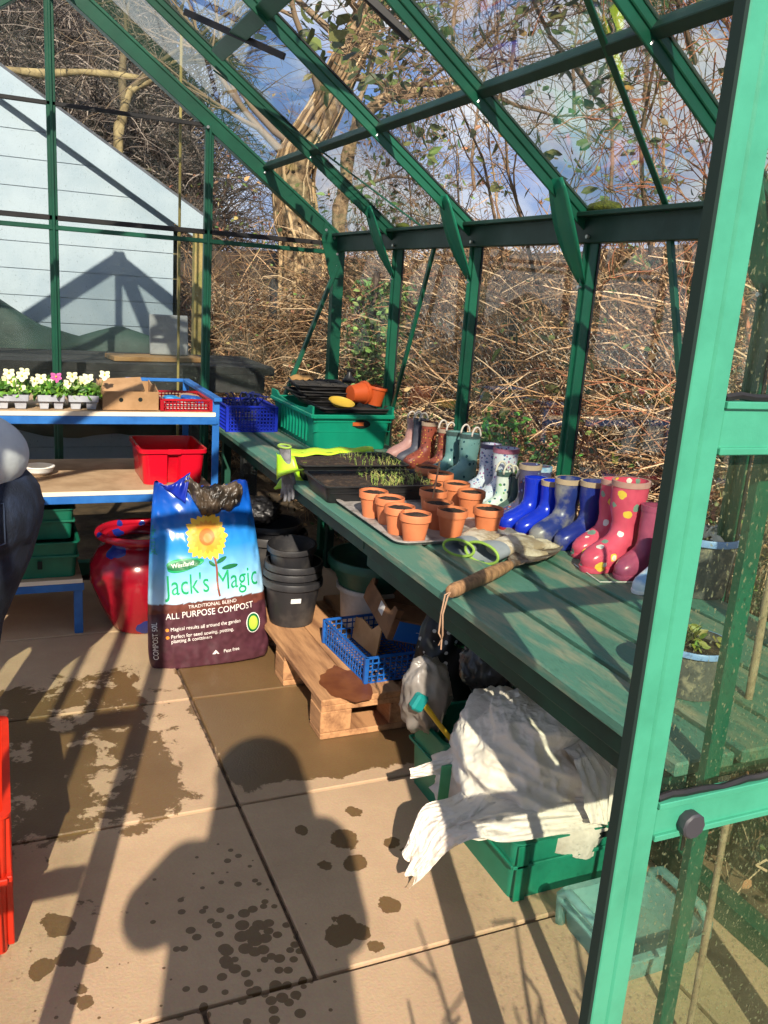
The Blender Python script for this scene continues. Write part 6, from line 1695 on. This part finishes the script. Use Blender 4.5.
def eyes_face(t, c, look, r=0.092):
    c = Vector(c); f = Vector(look).normalized(); s_ = f.cross(Vector((0, 0, 1))).normalized(); u = s_.cross(f)
    for k in (-1, 1):
        b = MB(); ball(b, c+f*r*0.88+s_*k*r*0.34+u*r*0.05, r*0.085, 10); b.build('eye', mat('eye', '#e8e4de', 0.3), t, smooth=180)
    b = MB(); b.tube([c+f*r*0.95-u*r*0.56-s_*r*0.24, c+f*r*1.03-u*r*0.57, c+f*r*0.95-u*r*0.56+s_*r*0.24], [r*0.03, r*0.06, r*0.03], 8); b.build('mouth', mat('lips', '#a85f56', 0.5), t, smooth=180)

# person bending over the racking, only hip and back in the picture
pn = thing('person', 'person bending forward at the left edge in grey T-shirt and dark blue jeans', 'person', (-0.15, 2.28, 0))
o_ = Vector(pn.location)
def L_(*p): return Vector(p)-o_
HR, HL = L_(-0.030, 2.22, 0.715), L_(-0.185, 2.31, 0.72)
KR, KL = L_(-0.085, 2.26, 0.43), L_(-0.25, 2.38, 0.43)
AR, AL = L_(-0.125, 2.20, 0.08), L_(-0.27, 2.31, 0.08)
W1, W2, SH = L_(-0.135, 2.31, 0.86), L_(-0.24, 2.42, 0.97), L_(-0.36, 2.56, 1.04)
SR, SLl = SH+Vector((0.13, 0.09, 0.02)), SH+Vector((-0.13, -0.10, 0.02))
HC = L_(-0.47, 2.70, 1.07)
ER, EL = L_(-0.20, 2.80, 0.93), L_(-0.45, 2.72, 0.86)
WRr, WLl = L_(-0.24, 2.99, 0.885), L_(-0.42, 2.95, 0.885)
b = MB()
for h_, k_, a_ in ((HR, KR, AR), (HL, KL, AL)):
    limb(b, [h_, k_, a_], [0.085, 0.052, 0.036])
    limb(b, [a_, a_+Vector((-0.07, 0.11, -0.05))], [0.036, 0.028])
limb(b, [(HR+HL)/2, W1, W2, SH], [0.125, 0.105, 0.115, 0.11]); limb(b, [SLl, SH, SR], [0.06, 0.085, 0.06])
limb(b, [SR, ER, WRr], [0.045, 0.036, 0.024]); limb(b, [SLl, EL, WLl], [0.045, 0.036, 0.024])
limb(b, [SH+Vector((-0.02, 0.03, 0.02)), HC], [0.052, 0.045])
look = Vector((-0.35, 0.62, -0.70)); head(b, HC+Vector((-0.02, 0.03, 0)), look)
hand(b, WRr+Vector((0, 0.01, 0)), (-0.1, 1, -0.12), (1, 0.1, 0), (0, 0.1, 1)); hand(b, WLl+Vector((0, 0.01, 0)), (0.1, 1, -0.12), (-1, 0.1, 0), (0, 0.1, 1))
remesh(b.build('body', M_skin, pn, smooth=180), 0.007, 3)
eyes_face(pn, HC+Vector((-0.02, 0.03, 0)), look)
M_jean = mat('dark indigo denim', '#141b2e', 0.85, 0, '#26314c', 30, 0.45, 0.7, 0.3, 240, stretch=(1, 1, 0.3))
b = MB()
for h_, k_, a_, kk in ((HR, KR, AR, 1), (HL, KL, AL, 0)):
    limb(b, [h_+Vector((0.0, 0, 0.02)), h_.lerp(k_, 0.35), k_, k_.lerp(a_, 0.5), a_+Vector((0, 0, -0.02))], [0.122, 0.108, 0.072, 0.062, 0.055])
limb(b, [(HR+HL)/2, W1+Vector((0, 0, -0.03))], [0.150, 0.118]); ball(b, HR+Vector((-0.01, -0.03, 0.01)), 0.118)
remesh(b.build('jeans', M_jean, pn, smooth=180), 0.010, 4)
M_stitch = mat('denim stitching', '#3a465f', 0.9)
def surfp(dx, dz, r=0.123):   # a point on the seat of the jeans facing the camera
    c = HR+Vector((-0.005, -0.02, 0.005)); n_ = Vector((dx, -math.sqrt(max(0.0, 1-dx*dx-dz*dz)), dz)); return c+n_*r
b = MB(); P5 = [(-0.55, 0.35), (0.25, 0.40), (0.25, -0.35), (-0.15, -0.52), (-0.55, -0.35)]
pts = []
for i in range(5):
    a, c = P5[i], P5[(i+1) % 5]
    for k in range(6): pts.append(surfp(a[0]+(c[0]-a[0])*k/6, a[1]+(c[1]-a[1])*k/6, 0.126))
b.tube(pts, 0.0018, 5, closed=True); b.build('back_pocket', M_stitch, pn)
M_tee = mat('grey marl jersey', '#b2b6be', 0.9, 0, '#c6c9cf', 8, 0.4, 0.65, 0.3, 14)
b = MB()
limb(b, [W1+Vector((-0.0, 0.0, -0.03)), W1.lerp(W2, 0.5), W2, SH], [0.140, 0.148, 0.140, 0.128]); limb(b, [SLl, SH, SR], [0.078, 0.11, 0.078])
ball(b, L_(-0.085, 2.205, 0.862), (0.145, 0.13, 0.105), 20)
limb(b, [SR, SR.lerp(ER, 0.55)], [0.062, 0.056]); limb(b, [SLl, SLl.lerp(EL, 0.55)], [0.062, 0.056])
remesh(b.build('shirt', M_tee, pn, smooth=180), 0.010, 4)
b = MB(); ball(b, HC+Vector((-0.02, 0.03, 0))-look.normalized()*0.028+Vector((0, 0, 0.012)), (0.094, 0.098, 0.108), 20)
remesh(b.build('hair', mat('brown hair', '#4a3222', 0.7, 0, '#6a4a30', 30, bump=0.5, bscale=90), pn, smooth=180), 0.008, 2)
for a_ in (AR, AL):
    b = MB(); limb(b, [a_+Vector((0.005, -0.02, -0.045)), a_+Vector((-0.04, 0.06, -0.045)), a_+Vector((-0.085, 0.13, -0.050))], [0.040, 0.041, 0.034])
    b.v = [(x, y, max(z, 0.003)) for x, y, z in b.v]; remesh(b.build('shoe', mat('dark leather', '#2b2522', 0.5), pn, smooth=180), 0.008, 2)

# the photographer, standing in the doorway behind the camera with the phone raised
pg = thing('person', 'person in a dark coat standing outside the doorway, holding up a phone', 'person', (-0.06, -0.32, 0))
o_ = Vector(pg.location)
HR, HL = L_(0.02, -0.32, 0.83), L_(-0.15, -0.32, 0.83); KR, KL = L_(0.02, -0.31, 0.45), L_(-0.15, -0.31, 0.45); AR, AL = L_(0.03, -0.33, 0.07), L_(-0.16, -0.33, 0.07)
W1, CH_, NK = L_(-0.06, -0.33, 0.98), L_(-0.06, -0.31, 1.18), L_(-0.06, -0.30, 1.37)
SR, SLl = L_(0.10, -0.29, 1.33), L_(-0.22, -0.29, 1.33)
ER, EL = L_(0.165, -0.14, 1.07), L_(-0.24, -0.13, 1.16)
WRr, WLl = L_(0.050, -0.085, 1.225), L_(-0.050, -0.085, 1.225)
HC = L_(-0.05, -0.24, 1.52); look = Vector((0.10, 1.0, -0.42))
b = MB()
for h_, k_, a_ in ((HR, KR, AR), (HL, KL, AL)):
    limb(b, [h_, k_, a_], [0.085, 0.052, 0.036]); limb(b, [a_, a_+Vector((0, 0.14, -0.04))], [0.036, 0.028])
limb(b, [(HR+HL)/2, W1, CH_, NK-Vector((0, 0, 0.10))], [0.12, 0.11, 0.12, 0.09]); limb(b, [SLl, NK-Vector((0, 0, 0.08)), SR], [0.055, 0.07, 0.055])
limb(b, [SR, ER, WRr], [0.045, 0.038, 0.025]); limb(b, [SLl, EL, WLl], [0.045, 0.038, 0.025]); limb(b, [NK-Vector((0, 0, 0.05)), HC], [0.055, 0.048])
head(b, HC, look)
hand(b, WRr+Vector((0, 0, 0.005)), (-0.25, 0.30, 1), (1, 0.25, 0.2), (0.4, 1, 0), 0.8, 0.30); hand(b, WLl+Vector((0, 0, 0.005)), (0.25, 0.30, 1), (-1, 0.25, 0.2), (-0.4, 1, 0), 0.8, 0.30)
remesh(b.build('body', M_skin, pg, smooth=180), 0.007, 3); eyes_face(pg, HC, look)
M_coat = mat('dark padded coat', '#23262f', 0.75, 0, '#2f333e', 6, bump=0.4, bscale=9)
b = MB()
limb(b, [L_(-0.065, -0.32, 0.72), (HR+HL)/2, W1, CH_, NK-Vector((0, 0, 0.09))], [0.185, 0.19, 0.185, 0.185, 0.135]); limb(b, [SLl, NK-Vector((0, 0, 0.09)), SR], [0.075, 0.10, 0.075])
limb(b, [SR, ER, ER.lerp(WRr, 0.82)], [0.072, 0.066, 0.042]); limb(b, [SLl, EL, EL.lerp(WLl, 0.82)], [0.072, 0.066, 0.042]); b.tube([NK-Vector((0, 0, 0.12)), NK+Vector((0, 0, 0.02))], [0.10, 0.075], 20)
remesh(b.build('coat', M_coat, pg, smooth=180), 0.011, 4)
b = MB()
for h_, k_, a_ in ((HR, KR, AR), (HL, KL, AL)): limb(b, [h_, k_, a_+Vector((0, 0, -0.01))], [0.10, 0.066, 0.05])
remesh(b.build('trousers', M_jean, pg, smooth=180), 0.011, 3)
b = MB(); ball(b, HC-look.normalized()*0.03+Vector((0, 0, 0.02)), (0.122, 0.112, 0.118), 20); limb(b, [HC+Vector((-0.03, -0.05, 0.0)), HC+Vector((-0.07, -0.065, -0.15))], [0.095, 0.075]); limb(b, [HC+Vector((0.03, -0.05, 0.0)), HC+Vector((0.07, -0.065, -0.15))], [0.095, 0.075])
remesh(b.build('hair', mat('dark hair', '#2f221a', 0.7, bump=0.5, bscale=90), pg, smooth=180), 0.009, 2)
for a_ in (AR, AL):
    b = MB(); limb(b, [a_+Vector((0, -0.03, -0.025)), a_+Vector((0, 0.07, -0.025)), a_+Vector((0, 0.16, -0.030))], [0.045, 0.045, 0.038])
    b.v = [(x, y, max(z, 0.003)) for x, y, z in b.v]; remesh(b.build('boot', mat('dark boot', '#241f1d', 0.5), pg, smooth=180), 0.009, 2)
ph = thing('phone', 'black phone held upright in both hands of the person in the doorway', 'phone', Vector((0, 0, H))-AX_F*0.030)
ph.rotation_euler = M.to_3x3().to_euler()
b = MB(); b.box((0, -0.05, 0), (0.074, 0.150, 0.008), ch=0.003); b.build('body', mat('black glass', '#0c0d10', 0.15), ph)
b = MB(); b.box((0, -0.05, 0.0045), (0.067, 0.142, 0.0008), ch=0.0002); b.build('screen', mat('dark screen', '#15171c', 0.1), ph)

# dry weeds by the threshold that throw the thin shadows
rg = random.Random(31); b = MB()
c0 = Vector((0.50, 0.16, 0)); 
for i in range(16):
    pts = curved((c0.x+rg.gauss(0, .02), c0.y+rg.gauss(0, .02), 0.0), (rg.gauss(0.0, .28), rg.gauss(0, .15), 1), rg.uniform(0.50, 0.85), 7, 0.0, 0.10, rg)
    b.tube(pts, [0.007, 0.007, 0.0065, 0.006, 0.0055, 0.005, 0.0045, 0.003], 4, caps=False)
    for q in pts[3:]:
        if rg.random() < 0.6: b.tube([q, q+Vector((rg.gauss(0, .05), rg.gauss(0, .04), 0.05))], 0.004, 3, caps=False)
wp = thing('potted_weed', 'pot of dry wiry weed stems outside beside the door threshold', 'potted plant', (0.50, 0.16, 0))
b.v = [(x-0.50, y-0.16, z+0.08) for x, y, z in b.v]; b.build('stems', mat('dry stems', '#9a7f55', 0.8), wp, fix=False)
b = MB(); b.lathe([(0.05, 0), (0.07, 0.11), (0.074, 0.112), (0.074, 0.125), (0.066, 0.125), (0.060, 0.09)], 24); b.build('pot_body', M_terra, wp)
b = MB(); b.lathe([(0.062, 0.095), (0.001, 0.10)], 20, cap0=False); b.build('soil', M_soil2, wp, smooth=0)

# bamboo cane behind the door glass
a, c = at_y(768, 590, 0.93), at_y(690, 1024, 0.93)
c2_ = c+(c-a)*((c.z-0.0)/(a.z-c.z)); 
b = MB(); pts = [c2_.lerp(a+(a-c)*0.35, i/14) for i in range(15)]
b.tube(pts, [0.0058 if i % 3 else 0.0068 for i in range(15)], 8)
tag(b.build('bamboo_cane', mat('weathered cane', '#b39a84', 0.8, 0, '#9a8069', 20), smooth=180), 'pale bamboo cane leaning upright behind the sliding door glass', 'cane')
# leafy hedge outside beside the door
rg = random.Random(77); b = MB()
for i in range(9000):
    x = 1.62+abs(rg.gauss(0, 0.35)); y = rg.uniform(0.15, 1.75); hh = 0.95+0.12*math.sin(y*5)
    z = hh*rg.random()**0.8
    leaf(b, Vector((x, y, z)), rg.uniform(0.014, 0.03), rg, lin(rg.choice(('#5d6f38', '#46582c', '#7d8350', '#8f8a5a', '#6a5a3c', '#3b4a26'))))
for i in range(500):
    p = (1.65+abs(rg.gauss(0, .25)), rg.uniform(0.15, 1.75), 0.0)
    b.tube(curved(p, (rg.gauss(0, .2), rg.gauss(0, .2), 1), rg.uniform(0.5, 0.95), 5, 0, 0.1, rg), 0.003, 3, caps=False, col=lin('#6f5c45'))
b.v = [(max(x, 1.52), y, z) for x, y, z in b.v]
tag(b.build('leafy_hedge', M_leaf, fix=False, smooth=0), 'olive green leafy hedge outside the right wall, seen through the door glass', 'hedge', kind='stuff')
